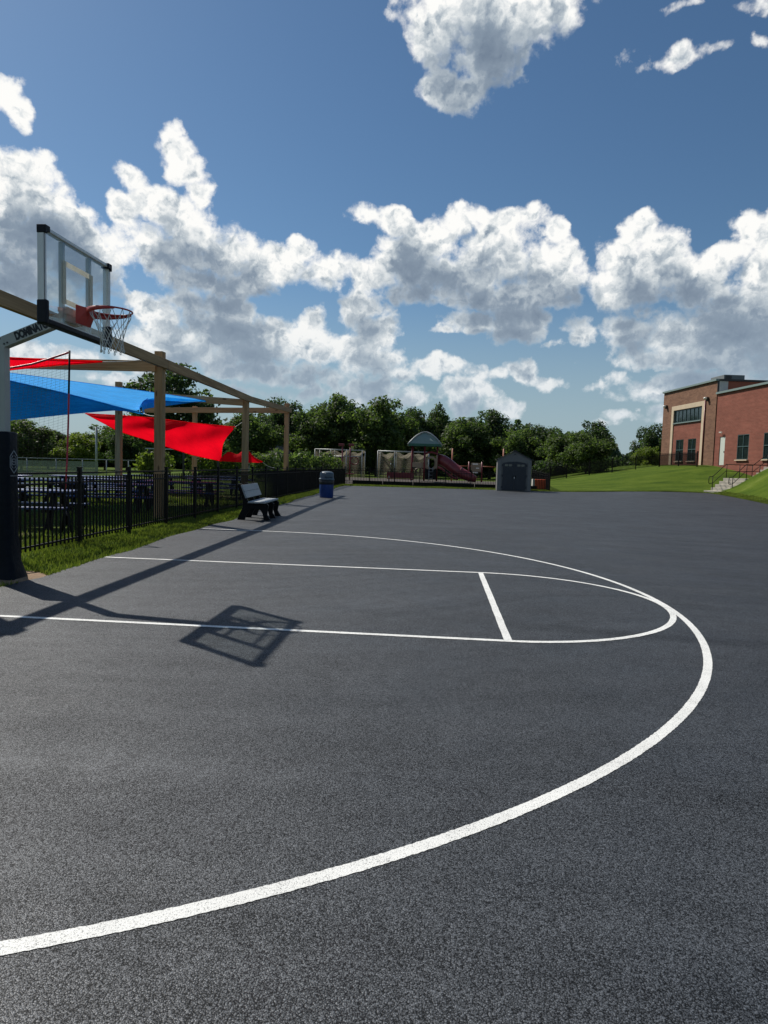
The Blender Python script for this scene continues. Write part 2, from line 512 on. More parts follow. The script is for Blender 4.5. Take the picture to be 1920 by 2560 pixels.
def make_leaf(name, dark, light, trans=0.4, rough=0.6):
    mt, t, b = material(name)
    geo = t.n('ShaderNodeNewGeometry')
    isl = geo.outputs['Random Per Island']
    c = t.mix(isl, dark, light)
    big = t.noise(geo.outputs['Position'], 0.45, 4, 0.6)
    k = t.maprange(big, 0.3, 0.7, 0.65, 1.35)
    c = t.vec('MULTIPLY', c, t.xyz(k, k, k))
    t.put(b.inputs['Base Color'], c)
    b.inputs['Roughness'].default_value = rough
    b.inputs['Specular IOR Level'].default_value = 0.3
    tr = t.n('ShaderNodeBsdfTranslucent')
    t.put(tr.inputs[0], t.vec('MULTIPLY', c, (1.3, 1.5, 0.7)))
    mx = t.n('ShaderNodeMixShader')
    mx.inputs[0].default_value = trans
    t.put(mx.inputs[1], b.outputs[0])
    t.put(mx.inputs[2], tr.outputs[0])
    out = mt.node_tree.nodes['Material Output']
    t.put(out.inputs[0], mx.outputs[0])
    return mt

def make_wood(name, c1, c2):
    mt, t, b = material(name)
    co = obj_co(t)
    rnd = t.n('ShaderNodeObjectInfo').outputs['Random']
    co = t.vec('ADD', co, t.xyz(t.math('MULTIPLY', rnd, 17.0), 0.0, t.math('MULTIPLY', rnd, 5.0)))
    # local z runs along each piece
    g = t.noise(t.vec('MULTIPLY', co, (34, 34, 1.3)), 1.0, 5, 0.6, dist=0.6)
    g2 = t.noise(t.vec('MULTIPLY', co, (5, 5, 0.5)), 1.0, 3)
    kn = t.voro(t.vec('MULTIPLY', co, (4.5, 4.5, 1.5)), 1.0)
    c = t.ramp(g, [(0.30, c1), (0.66, c2)])
    k = t.maprange(g2, 0.3, 0.7, 0.72, 1.22)
    c = t.vec('MULTIPLY', c, t.xyz(k, k, k))
    c = t.mix(t.maprange(kn, 0.10, 0.15, 0.75, 0.0), c, (0.05, 0.028, 0.014))
    t.put(b.inputs['Base Color'], c)
    b.inputs['Roughness'].default_value = 0.8
    b.inputs['Specular IOR Level'].default_value = 0.25
    t.put(b.inputs['Normal'], t.bump(g, 0.003, 0.8))
    return mt

def make_fabric(name, c, trans):
    mt, t, b = material(name)
    co = obj_co(t)
    n = t.noise(co, 1.4, 5, 0.6)
    wv = t.noise(t.vec('MULTIPLY', co, (90, 90, 90)), 1.0, 2)
    k = t.math('MULTIPLY', t.maprange(n, 0.3, 0.7, 0.86, 1.12), t.maprange(wv, 0.3, 0.7, 0.85, 1.15))
    cc = t.vec('MULTIPLY', t.xyz(*c), t.xyz(k, k, k))
    t.put(b.inputs['Base Color'], cc)
    b.inputs['Roughness'].default_value = 0.85
    b.inputs['Specular IOR Level'].default_value = 0.15
    t.put(b.inputs['Normal'], t.bump(t.noise(t.vec('MULTIPLY', co, (1.0, 1.0, 3.0)), 2.6, 4, 0.6), 0.10, 0.6))
    tr = t.n('ShaderNodeBsdfTranslucent')
    t.put(tr.inputs[0], cc)
    mx = t.n('ShaderNodeMixShader')
    mx.inputs[0].default_value = trans
    t.put(mx.inputs[1], b.outputs[0])
    t.put(mx.inputs[2], tr.outputs[0])
    t.put(mt.node_tree.nodes['Material Output'].inputs[0], mx.outputs[0])
    return mt

def make_glass(name, c=(0.75, 0.85, 0.85), refl=0.10, haze=0.10):
    """clear sheet: mostly lets light through, a little gloss and dust"""
    mt, t, b = material(name)
    tp = t.n('ShaderNodeBsdfTransparent')
    tp.inputs[0].default_value = (*c, 1)
    gl = t.n('ShaderNodeBsdfGlossy')
    gl.inputs['Roughness'].default_value = 0.03
    b.inputs['Base Color'].default_value = (0.7, 0.72, 0.7, 1)
    b.inputs['Roughness'].default_value = 0.5
    m1 = t.n('ShaderNodeMixShader')
    n = t.maprange(t.noise(obj_co(t), 3.0, 5, 0.65), 0.3, 0.75, haze * 0.3, haze * 1.7)
    t.put(m1.inputs[0], n)
    t.put(m1.inputs[1], tp.outputs[0])
    t.put(m1.inputs[2], b.outputs[0])
    m2 = t.n('ShaderNodeMixShader')
    fr = t.n('ShaderNodeFresnel')
    fr.inputs[0].default_value = 1.45
    t.put(m2.inputs[0], t.math('MULTIPLY', fr.outputs[0], refl * 8))
    t.put(m2.inputs[1], m1.outputs[0])
    t.put(m2.inputs[2], gl.outputs[0])
    t.put(mt.node_tree.nodes['Material Output'].inputs[0], m2.outputs[0])
    return mt

def make_net(name, c, cover):
    """far-off knotted netting: too fine to see its strands"""
    mt, t, b = material(name)
    b.inputs['Base Color'].default_value = (*c, 1)
    b.inputs['Roughness'].default_value = 0.9
    tr = t.n('ShaderNodeBsdfTranslucent')
    tr.inputs[0].default_value = (*c, 1)
    m0 = t.n('ShaderNodeMixShader')
    m0.inputs[0].default_value = 0.5
    t.put(m0.inputs[1], b.outputs[0])
    t.put(m0.inputs[2], tr.outputs[0])
    tp = t.n('ShaderNodeBsdfTransparent')
    mx = t.n('ShaderNodeMixShader')
    n = t.maprange(t.noise(obj_co(t), 9.0, 4, 0.7), 0.3, 0.7, cover * 0.75, min(1.0, cover * 1.3))
    t.put(mx.inputs[0], n)
    t.put(mx.inputs[1], tp.outputs[0])
    t.put(mx.inputs[2], m0.outputs[0])
    t.put(mt.node_tree.nodes['Material Output'].inputs[0], mx.outputs[0])
    return mt

def make_brick(name, c1, c2, mortar):
    mt, t, b = material(name)
    co = obj_co(t)                                          # local x along the wall, z up
    x, y, z = t.sep(co)
    br = t.n('ShaderNodeTexBrick')
    t.put(br.inputs['Vector'], t.xyz(x, z, 0.0))
    br.inputs['Color1'].default_value = (*c1, 1)
    br.inputs['Color2'].default_value = (*c2, 1)
    br.inputs['Mortar'].default_value = (*mortar, 1)
    br.inputs['Scale'].default_value = 1.0
    br.inputs['Mortar Size'].default_value = 0.007
    br.inputs['Brick Width'].default_value = 0.30
    br.inputs['Row Height'].default_value = 0.10
    n = t.noise(co, 0.6, 5, 0.65)
    st = t.noise(t.vec('MULTIPLY', co, (0.25, 1, 2.4)), 1.6, 5, 0.65)
    k = t.math('MULTIPLY', t.maprange(n, 0.3, 0.7, 0.84, 1.14), t.maprange(st, 0.3, 0.7, 0.86, 1.14))
    t.put(b.inputs['Base Color'], t.vec('MULTIPLY', br.outputs['Color'], t.xyz(k, k, k)))
    b.inputs['Roughness'].default_value = 0.9
    b.inputs['Specular IOR Level'].default_value = 0.2
    t.put(b.inputs['Normal'], t.bump(br.outputs['Fac'], 0.01, -0.6))
    return mt

M = {}
M['asphalt'] = make_asphalt('sealed_asphalt')
M['paint'] = make_asphalt('line_paint', True)
M['lawn'] = make_lawn()
M['blade'] = make_leaf('grass_blade', (0.062, 0.098, 0.016), (0.20, 0.225, 0.048), 0.36)
M['leaf_a'] = make_leaf('leaf_mid_green', (0.032, 0.058, 0.020), (0.122, 0.162, 0.055), 0.5)
M['leaf_b'] = make_leaf('leaf_dark_green', (0.022, 0.043, 0.020), (0.078, 0.113, 0.048), 0.5)
M['leaf_c'] = make_leaf('leaf_yellow_green', (0.080, 0.115, 0.020), (0.185, 0.225, 0.045), 0.5)
M['leaf_far'] = make_leaf('leaf_far_wood', (0.026, 0.047, 0.026), (0.082, 0.117, 0.056), 0.5)
M['bark'] = plain('bark', (0.07, 0.052, 0.038), 0.95, var=0.4, scale=9, bump=0.02)
M['wood'] = make_wood('treated_pine', (0.31, 0.185, 0.090), (0.48, 0.315, 0.170))
M['wood_lit'] = make_wood('treated_pine_lit', (0.34, 0.185, 0.090), (0.52, 0.32, 0.18))  # same pine, with the far row's orange light put into its colour
M['black_metal'] = plain('black_powder_coat', (0.0045, 0.0045, 0.005), 0.5, var=0.2, spec=0.18)
M['pad'] = plain('navy_vinyl_pad', (0.0030, 0.0055, 0.011), 0.5, var=0.35, scale=5, bump=0.006, spec=0.15)
M['pad_top'] = plain('black_rubber_pad', (0.005, 0.006, 0.011), 0.5, var=0.2, spec=0.25)
M['steel'] = plain('grey_powder_coated_steel', (0.36, 0.37, 0.36), 0.45, var=0.08, scale=5)
M['alu'] = plain('satin_aluminium', (0.62, 0.62, 0.60), 0.38, 0.35, var=0.06, scale=5)
M['bolt'] = plain('dark_bolt', (0.09, 0.09, 0.09), 0.4, 0.7)
M['ink'] = plain('black_lettering', (0.010, 0.012, 0.018), 0.6)
M['logo'] = plain('grey_print', (0.30, 0.32, 0.34), 0.6)
M['acrylic'] = make_glass('clear_backboard', (0.95, 0.97, 0.965), 0.035, 0.03)
M['white_print'] = make_net('frosted_white_print', (0.80, 0.76, 0.66), 0.80)
M['rim_red'] = plain('rim_red_paint', (0.42, 0.035, 0.028), 0.42, var=0.15, scale=20)
M['cord'] = plain('white_nylon_cord', (0.62, 0.62, 0.60), 0.85, var=0.15)
M['sail_blue'] = make_fabric('blue_shade_cloth', (0.016, 0.40, 0.96), 0.30)
M['sail_red'] = make_fabric('red_shade_cloth', (0.93, 0.003, 0.016), 0.70)
M['frame_red'] = plain('red_fibreglass', (0.46, 0.02, 0.05), 0.45)
M['net_black'] = plain('dark_netting', (0.045, 0.03, 0.035), 0.9)
M['table_blue'] = plain('blue_plastic_lumber', (0.009, 0.034, 0.16), 0.34, var=0.15, scale=7, spec=0.6)
M['plastic_black'] = plain('black_plastic_lumber', (0.0045, 0.0045, 0.006), 0.6, var=0.2, spec=0.2)
M['plank_grey'] = plain('grey_plastic_plank', (0.30, 0.325, 0.34), 0.5, var=0.08, scale=6)
M['bin_blue'] = plain('bin_blue_plastic', (0.010, 0.045, 0.20), 0.42, var=0.12, scale=6)
M['bin_dark'] = plain('bin_liner_black', (0.012, 0.014, 0.018), 0.35, var=0.3, scale=20, bump=0.01)
M['bin_lid'] = plain('bin_lid_slate', (0.085, 0.12, 0.15), 0.5, var=0.1)
M['concrete'] = plain('concrete', (0.47, 0.43, 0.36), 0.9, var=0.16, scale=5, bump=0.004)
M['brick'] = make_brick('red_brick', (0.220, 0.072, 0.050), (0.180, 0.058, 0.040), (0.24, 0.13, 0.095))
M['brick_brown'] = make_brick('brown_brick', (0.205, 0.110, 0.068), (0.140, 0.072, 0.046), (0.22, 0.135, 0.10))
M['stone'] = plain('tan_cast_stone', (0.50, 0.40, 0.28), 0.9, var=0.12, scale=2.2)
M['coping'] = plain('grey_green_coping', (0.17, 0.22, 0.205), 0.5, 0.0, var=0.06)
M['trim_dark'] = plain('dark_bronze_trim', (0.025, 0.022, 0.020), 0.5)
M['window'] = plain('dark_window_glass', (0.012, 0.020, 0.022), 0.04, var=0.3, scale=1.0, spec=0.9)
M['mullion'] = plain('teal_window_frame', (0.05, 0.085, 0.085), 0.4)
M['door'] = plain('pale_green_door', (0.52, 0.55, 0.49), 0.5, var=0.05)
M['panel'] = plain('pale_stucco', (0.52, 0.50, 0.46), 0.9, var=0.06)
M['clerestory'] = plain('rust_red_cladding', (0.30, 0.085, 0.045), 0.8, var=0.08)
M['lamp'] = plain('lamp_lens_white', (0.75, 0.72, 0.66), 0.3)
M['hvac'] = plain('rooftop_grey_unit', (0.13, 0.145, 0.145), 0.6)
M['shed_grey'] = plain('grey_resin_shed', (0.155, 0.155, 0.15), 0.6, var=0.08, scale=3)
M['shed_navy'] = plain('slate_resin_door', (0.018, 0.024, 0.034), 0.5, var=0.12, scale=4)
M['shed_roof'] = plain('dark_resin_shingle', (0.035, 0.04, 0.042), 0.55, var=0.2)
M['play_green'] = plain('green_roof_edge', (0.020, 0.11, 0.075), 0.5)
M['play_roof'] = plain('green_perforated_roof', (0.20, 0.27, 0.245), 0.5, var=0.1, scale=6)
M['play_maroon'] = plain('maroon_play_post', (0.16, 0.016, 0.022), 0.4)
M['play_slide'] = plain('maroon_slide_plastic', (0.20, 0.034, 0.036), 0.35, var=0.15, scale=3)
M['play_tan'] = plain('tan_play_panel', (0.27, 0.20, 0.13), 0.5)
M['orange_rust'] = plain('orange_pipe', (0.40, 0.11, 0.055), 0.5)
M['galv'] = plain('galvanised_pipe', (0.34, 0.36, 0.36), 0.45, 0.3, var=0.1)
M['cage_net'] = make_net('tan_cage_netting', (0.34, 0.30, 0.23), 0.34)
M['screen'] = make_net('green_windscreen', (0.045, 0.07, 0.055), 0.8)
M['orange'] = plain('orange_plastic', (0.62, 0.10, 0.03), 0.5)
M['yellow'] = plain('yellow_paint', (0.50, 0.36, 0.09), 0.5)
M['roof_tile'] = plain('grey_house_roof', (0.14, 0.13, 0.12), 0.8)
M['mulch'] = plain('dark_wood_mulch', (0.075, 0.062, 0.052), 0.95, var=0.45, scale=6, bump=0.03, world=True)
M['soil'] = plain('bare_sandy_soil', (0.30, 0.20, 0.12), 0.95, var=0.3, scale=16, bump=0.02, world=True)

# ------------------------------------------------------------------ terrain
def S(v):
    v = np.clip(v, 0, 1)
    return v * v * (3 - 2 * v)
def rise(x, y):                                             # the pavement climbs a little towards the steps
    return 0.25 * S((x - 11) / 9) * S((y - 18) / 18)
def x_left(y):
    return -1.02 - 0.042 * y + 0.05 * np.sin(y * 0.9) + 0.03 * np.sin(y * 2.3 + 1)
def x_right(y):
    return np.interp(y, [-30, 0, 15, 26, 37.2], [17.6, 18.2, 18.7, 19.45, 21.0])
def y_far(x):
    return np.interp(x, [-2.6, 7, 11.2, 16.1, 21.1], [36.6, 37.7, 37.95, 38.3, 37.2])
def ground_z(x, y):
    x, y = np.asarray(x, float), np.asarray(y, float)
    dx = np.maximum(x - x_right(np.minimum(y, 37.2)), 0)
    dy = np.maximum(y - y_far(x), 0)
    H = np.interp(x, [10.0, 11.2, 13.7, 15.6, 17.7, 19.8, 21.9, 23.8, 25.3, 45, 90], [0, 0.10, 0.54, 0.76, 1.1, 1.42, 1.72, 2.04, 2.24, 2.4, 2.0])
    d = np.hypot(dx / (4.6 + 14 * S(dy / 5)), dy / 15.0)
    bumps = 0.02 * np.sin(x * 1.7 + 0.6 * y) * np.sin(y * 1.3 - 0.4 * x)
    base = rise(x, y)
    z = base + (H - base) * S(d) * (x > 10)
    out = np.maximum(np.maximum(x_left(y) - x, dx), dy)
    return z + np.where(out > 0.3, bumps, 0) - 0.02

def axis(*segs):
    a = []
    for lo, hi, st in segs:
        a += list(np.arange(lo, hi, st))
    return np.array(a + [segs[-1][1]])
gx = axis((-420, -60, 30), (-60, -12, 4), (-12, -4, 0.8), (-4, 0, 0.16), (0, 9, 1.5), (9, 30, 0.5), (30, 60, 4), (60, 420, 30))
gy = axis((-60, -16, 6), (-16, 10, 0.5), (10, 34, 1.0), (34, 62, 0.5), (62, 110, 4), (110, 700, 40))
XX, YY = np.meshgrid(gx, gy)
ZZ = ground_z(XX, YY)
inside = (XX > x_left(YY) + 0.02) & (XX < x_right(YY) - 0.02) & (YY < y_far(XX) - 0.02)
ZZ = np.where(inside, rise(XX, YY) - 0.16, ZZ)
w = len(gx)
ii, jj = np.meshgrid(np.arange(len(gy) - 1), np.arange(w - 1), indexing='ij')
q = (ii * w + jj).ravel()
quads = np.stack([q, q + 1, q + w + 1, q + w], 1)
me = np_mesh('lawn', np.stack([XX.ravel(), YY.ravel(), ZZ.ravel()], 1), quads)
me.polygons.foreach_set('use_smooth', np.ones(len(quads), bool))
tag(link('lawn', me, M['lawn']), 'mown green lawn around the court and up the bank', kind='structure')

# asphalt slab with a broken edge
NS, NTt = 60, 170
P = []
for j in range(NTt + 1):
    row = []
    for i in range(NS + 1):
        s, t_ = i / NS, j / NTt
        y = -30 + t_ * (37.6 + 30)
        x = float(x_left(y) + s * (x_right(y) - x_left(y)))
        y = -30 + t_ * (float(y_far(x)) + 30)
        x = float(x_left(y) + s * (x_right(min(y, 37.2)) - x_left(y)))
        if i == 0:
            x += random.uniform(-0.03, 0.03)
        row.append((x, y, float(rise(x, y))))
    P.append(row)
mb = MB().grid(P)
rim_pts = [r[0] for r in P] + P[-1][1:] + [r[-1] for r in reversed(P[:-1])]
mb.grid([rim_pts, [(x, y, z - 0.2) for x, y, z in rim_pts]], smooth=False)
tag(mb.build('asphalt_court', M['asphalt']), 'dark freshly sealed asphalt play court', kind='structure')

# ------------------------------------------------------------------ painted lines
def strip(name, pts, wd, label):
    pts = [Vector((*q, 0)) for q in pts]
    L, Rr = [], []
    for i, q in enumerate(pts):
        d = (pts[min(i + 1, len(pts) - 1)] - pts[max(i - 1, 0)]).normalized()
        nrm = Vector((-d.y, d.x, 0))
        a = wd / 2 + random.uniform(-0.0022, 0.0022)
        b_ = wd / 2 + random.uniform(-0.0022, 0.0022)
        L.append((q + nrm * a + Vector((0, 0, 0.0022)))[:])
        Rr.append((q - nrm * b_ + Vector((0, 0, 0.0022)))[:])
    tag(MB().grid([L, Rr], smooth=False).build(name, M['paint']), label, kind='structure')
def seg(a, b, n):
    return [(a[0] + (b[0] - a[0]) * i / n, a[1] + (b[1] - a[1]) * i / n) for i in range(n + 1)]
ARC_C, ARC_R, FT_X, LANE = (0.004, 0.0435), 6.129, 4.254, 1.805
arc = [(ARC_C[0] + ARC_R * math.cos(a), ARC_C[1] + ARC_R * math.sin(a)) for a in np.linspace(-math.pi / 2, math.pi / 2, 1500)]
arc = seg((-1.0, ARC_C[1] - ARC_R), arc[0], 10)[:-1] + arc + seg(arc[-1], (-1.22, ARC_C[1] + ARC_R), 10)[1:]
strip('three_point_line', arc, 0.062, 'long white three point arc painted across the asphalt')
ftr = [(FT_X + 1.85 * math.cos(a), LANE * math.sin(a)) for a in np.linspace(-math.pi / 2, math.pi / 2, 400)]
lane = seg((-0.95, -LANE), (FT_X, -LANE), 400)[:-1] + ftr + seg((FT_X, LANE), (-1.08, LANE), 60)[1:]
strip('lane_line', lane, 0.060, 'white lane lines joined by the rounded top of the key')
bpy.data.objects['lane_line'].location.z = 0.0014
strip('free_throw_line', seg((FT_X, -LANE + 0.03), (FT_X, LANE - 0.03), 30), 0.068, 'short straight white free throw line across the key')
bpy.data.objects['free_throw_line'].location.z = 0.0007

def rel(mb, parent):
    l = parent.location
    mb.v = [(x - l.x, y - l.y, z - l.z) for x, y, z in mb.v]
    return mb

def lumber(name, a, b, w, h, mat, parent, bevel=0.006):
    """a squared timber from a to b (world), its grain along local z"""
    a, b = Vector(a), Vector(b)
    d = b - a
    o = MB().box((0, 0, d.length / 2), (w, h, d.length)).build(name, mat, parent, bevel=bevel)
    z = d.normalized()
    up = Vector((0, 0, 1)) if abs(z.z) < 0.9 else Vector((0, 1, 0))
    x = up.cross(z).normalized() if abs(z.z) < 0.9 else Vector((1, 0, 0))
    y = z.cross(x)
    mt = Matrix((x, y, z)).transposed().to_4x4()
    o.matrix_basis = Matrix.Translation(a - parent.location) @ mt
    return o

# ------------------------------------------------------------------ basketball hoop
def build_hoop():
    h = thing('basketball_hoop', 'basketball hoop with clear backboard, grey arm and dark padded pole', 'basketball hoop', (-1.315, -0.07, 0))
    P = lambda mb, name, mat, par=h, **k: rel(mb, h).build(name, mat, par, **k)
    px, py = -1.315, -0.07
    P(MB().box((px, py, 1.36), (0.10, 0.10, 2.72)), 'pole', M['steel'], bevel=0.006)
    # padded sleeve, four sided with a loose skirt at the foot
    rows = []
    prof = [(1.685, 0.090), (1.68, 0.104), (1.66, 0.108), (1.2, 0.108), (0.72, 0.109), (0.50, 0.113), (0.34, 0.118), (0.20, 0.132), (0.10, 0.148), (0.0, 0.168)]
    prof = [(z, r) for z, r in prof]
    for z, r in prof:
        row = []
        for k in range(24):
            a = 2 * math.pi * (k + 0.5) / 24
            c, s = math.cos(a), math.sin(a)
            e = 0.16                                        # rounded square
            rr = r / (abs(c) ** (2 / e) + abs(s) ** (2 / e)) ** (e / 2)
            cr = 0.0 if z > 0.8 else 0.006 * math.sin(3 * a + z * 18) + 0.004 * math.sin(7 * a - z * 31)
            row.append((px - 0.05 + (rr * 1.46 + cr) * c, py + (rr + cr) * s, z))
        row.append(row[0])
        rows.append(row)
    mb = MB().grid(rows)
    mb.add([rows[0][k] for k in range(24)], [tuple(reversed(range(24)))])
    pad = P(mb, 'pole_pad', M['pad'])
    # emblem and lettering on the court face of the pad
    fx, cy, cz, hh, hw = px + 0.1085, py + 0.012, 1.345, 0.130, 0.066
    lg = MB()
    def bar(a, b, wd=0.0085):
        lg.beam((fx + 0.001, cy + a[0], cz + a[1]), (fx + 0.001, cy + b[0], cz + b[1]), wd, 0.002, up=(1, 0, 0))
    def poly(pts, closed=False, wd=0.0085):
        for i in range(len(pts) - (0 if closed else 1)):
            a, b = Vector(pts[i]), Vector(pts[(i + 1) % len(pts)])
            d = (b - a).normalized() * wd * 0.45
            bar(a - d, b + d, wd)
    e = 0.060
    poly([(0, hh), (hw, e), (hw, -e), (0, -hh), (-hw, -e), (-hw, e)], True, 0.011)
    for s in (-1, 1):
        poly([(s * 0.016, 0.070), (s * 0.042, 0.046), (s * 0.042, -0.046), (s * 0.016, -0.070)])
    bar((-0.042, 0), (0.042, 0))
    poly([(0.024, 0.014), (0.024, 0.032), (-0.024, 0.032), (-0.024, 0.0)])
    poly([(-0.024, -0.014), (-0.024, -0.032), (0.024, -0.032), (0.024, 0.0)])
    P(lg, 'emblem', M['logo'], pad)
    def lettering(name, txt, size, mat, par, bold=0.0):
        cu = bpy.data.curves.new(name, 'FONT')
        cu.body = txt
        cu.size = size
        cu.extrude = 0.0008
        cu.offset = bold
        cu.space_character = 0.94 if bold else 1.0
        cu.align_x, cu.align_y = 'CENTER', 'CENTER'
        tmp = bpy.data.objects.new(name, cu)
        col.objects.link(tmp)
        bpy.context.view_layer.update()
        me = bpy.data.meshes.new_from_object(tmp.evaluated_get(bpy.context.evaluated_depsgraph_get()))
        bpy.data.objects.remove(tmp)
        me.materials.clear()
        return link(name, me, mat, par)
    o = lettering('lettering', 'HOMESPORTS', 0.021, M['logo'], pad)
    o.location = (fx + 0.0015 - px, cy - py, cz - 0.160)
    o.rotation_euler = (R(90), 0, R(90))
    # arm
    a0, a1 = Vector((px - 0.02, py, 2.665)), Vector((-0.52, py, 2.985))
    arm = P(MB().beam(a0, a1, 0.096, 0.125), 'arm', M['steel'], bevel=0.004)
    ang = math.atan2(a1.z - a0.z, a1.x - a0.x)
    o = lettering('lettering', 'DOMINATOR', 0.118, M['ink'], arm, 0.0075)
    mid = a0.lerp(a1, 0.50)
    o.location = (mid.x - px, -0.0492, mid.z - 0.002)
    o.rotation_euler = (R(90), -ang, 0)
    o.scale = (0.66, 1, 1)
    for (dx, dz) in ((-0.005, 0.025), (0.048, -0.028), (0.085, -0.014)):
        bt = MB().lathe([(0.0105, 0), (0.0105, 0.006), (0.006, 0.010), (0.001, 0.011)], n=10)
        bt.v = [(px + dx + x, py - 0.048 - z, 2.690 + dz + y) for x, y, z in bt.v]
        P(bt, 'bolt', M['bolt'], arm)
    # backboard: y is its width
    X, Y0, Y1, Z0, Z1 = -0.43, -0.755, 0.615, 2.80, 3.735
    sheet = P(MB().box((X + 0.012, (Y0 + Y1) / 2, (Z0 + Z1) / 2), (0.011, Y1 - Y0 - 0.03, Z1 - Z0 - 0.03)), 'backboard_sheet', M['acrylic'])
    fr = MB()
    fw = 0.052
    fr.box((X - 0.012, Y0 + 0.021, (Z0 + Z1) / 2), (0.075, 0.040, Z1 - Z0)).box((X - 0.012, Y1 - 0.021, (Z0 + Z1) / 2), (0.075, 0.040, Z1 - Z0))
    fr.box((X - 0.012, (Y0 + Y1) / 2, Z1 - 0.018), (0.074, Y1 - Y0 - 0.08, 0.034)).box((X - 0.012, (Y0 + Y1) / 2, Z0 + 0.02), (0.074, Y1 - Y0 - 0.08, 0.036))
    fr.box((X + 0.0215, Y0 + 0.007, (Z0 + Z1) / 2), (0.008, 0.012, Z1 - Z0 - 0.01)).box((X + 0.0215, Y1 - 0.007, (Z0 + Z1) / 2), (0.008, 0.012, Z1 - Z0 - 0.01))
    P(fr, 'backboard_frame', M['alu'], bevel=0.003)
    for y in (-0.345, 0.205):                                # uprights behind the sheet
        P(MB().box((X - 0.030, y, (Z0 + Z1) / 2), (0.045, 0.050, Z1 - Z0 - 0.08)), 'upright', M['steel'], bevel=0.003)
    cy = -0.07
    tg = MB()                                               # printed target square
    xs = X + 0.0195
    tw, z0, z1, b = 0.305, 3.05, 3.50, 0.054
    cy = -0.095
    for c, s in (((cy, z1 - b / 2), (2 * tw, b)), ((cy, z0 + b / 2), (2 * tw, b)), ((cy - tw + b / 2, (z0 + z1) / 2), (b, z1 - z0 - 2 * b)), ((cy + tw - b / 2, (z0 + z1) / 2), (b, z1 - z0 - 2 * b))):
        tg.box((xs, c[0], c[1]), (0.002, s[0], s[1]))
    P(tg, 'target_square', M['white_print'], sheet)
    cy = -0.07
    for y in (Y0, Y1):
        s = 1 if y == Y0 else -1
        P(MB().box((X - 0.004, y + s * 0.037, Z1 - 0.020), (0.098, 0.085, 0.060)).box((X - 0.004, y + s * 0.014, Z1 - 0.056), (0.097, 0.040, 0.030)), 'corner_cap', M['pad_top'], bevel=0.006)
        P(MB().box((X - 0.004, y + s * 0.022, Z0 + 0.085), (0.110, 0.062, 0.245)), 'corner_pad', M['pad_top'], bevel=0.018)
    P(MB().box((X - 0.004, (Y0 + Y1) / 2, Z0 - 0.006), (0.108, Y1 - Y0 - 0.07, 0.058)), 'bottom_pad', M['pad_top'], bevel=0.015)
    # rear bracket that joins arm and board
    P(MB().box((X - 0.075, cy, 2.98), (0.05, 0.30, 0.16)).box((X - 0.06, cy, 3.0), (0.03, 0.56, 0.05)), 'rear_bracket', M['steel'], bevel=0.003)
    # rim
    rc = Vector((-0.062, cy + 0.01, 3.05))
    rr = 0.2286
    rim = P(MB().tube([(rc.x + rr * math.cos(a), rc.y + rr * math.sin(a), rc.z) for a in np.linspace(0, 2 * math.pi, 48, endpoint=False)], 0.0095, 8, closed=True), 'rim', M['rim_red'])
    br = MB()
    for s in (-1, 1):                                        # side plates that carry the ring
        top, bot = [], []
        for k in range(15):
            a = math.pi + s * R(18 + 108 * k / 14)
            hgt = 0.060 * (1 - k / 15) + 0.014
            q = (rc.x + (rr + 0.012) * math.cos(a), rc.y + (rr + 0.012) * math.sin(a))
            top.append((*q, rc.z + 0.004))
            bot.append((*q, rc.z - hgt))
        br.grid([top, bot])
    P(br, 'rim_brace', M['rim_red'], rim, solid=0.006)
    x0 = X + 0.021
    pl = [(x0, 0.105, 3.095), (x0, -0.105, 3.095), (x0, -0.105, 2.895), (x0, 0.105, 2.895),
          (-0.275, 0.075, 3.062), (-0.275, -0.075, 3.062), (-0.275, -0.055, 2.985), (-0.275, 0.055, 2.985),
          (x0 + 0.085, 0.062, 2.872), (x0 + 0.085, -0.062, 2.872)]
    pl = [(x, y + rc.y, z) for x, y, z in pl]
    P(MB().add(pl, [(0, 1, 2, 3), (0, 4, 5, 1), (4, 7, 6, 5), (1, 5, 6, 9, 2), (0, 3, 8, 7, 4), (7, 8, 9, 6), (3, 2, 9, 8)]), 'rim_bracket', M['rim_red'], rim, bevel=0.006)
    # net: twelve loops
    nt = MB()
    n, lev = 12, 5
    zs = [0.0, -0.135, -0.215, -0.290, -0.360, -0.425]
    rs = [0.222, 0.170, 0.142, 0.124, 0.118, 0.122]
    rnd = random.Random(3)
    node = {}
    for k in range(lev + 1):
        for i in range(n):
            a = 2 * math.pi * (i + 0.5 * (k % 2)) / n + rnd.uniform(-0.05, 0.05) * (k > 0)
            r_ = rs[k] * (1 + rnd.uniform(-0.05, 0.05) * (k > 0))
            node[k, i] = Vector((rc.x + 0.008 * k * 0.6 + r_ * math.cos(a), rc.y + r_ * math.sin(a), rc.z + zs[k] + rnd.uniform(-0.012, 0.012) * (k > 0)))
    for k in range(lev):
        for i in range(n):
            for s in (0, 1):
                j = (i - s) % n if k % 2 == 0 else (i + s) % n
                a, b = node[k, i], node[k + 1, j]
                md = a.lerp(b, 0.5)
                if k == 0:
                    md = md + (Vector((rc.x, rc.y, md.z)) - md).normalized() * -0.012
                nt.tube([a, a.lerp(md, 0.5) + Vector((0, 0, 0.002)), md, b], 0.0036, 5, caps=False)
    for i in range(n):
        a = node[0, i]
        nt.tube([a + Vector((0, 0, 0.0)), a + Vector((0.002, 0, 0.014)), a + Vector((0, 0, 0.0))], 0.004, 5)
        for e_ in (-1, 1):
            b = node[lev, i]
            nt.tube([b, b + Vector((0.008 * e_, 0.006, -0.018)), b + Vector((0.004 * e_, 0.004, -0.036))], 0.004, 5)
    P(nt, 'net', M['cord'], rim)
build_hoop()
mb = MB()
rows = []
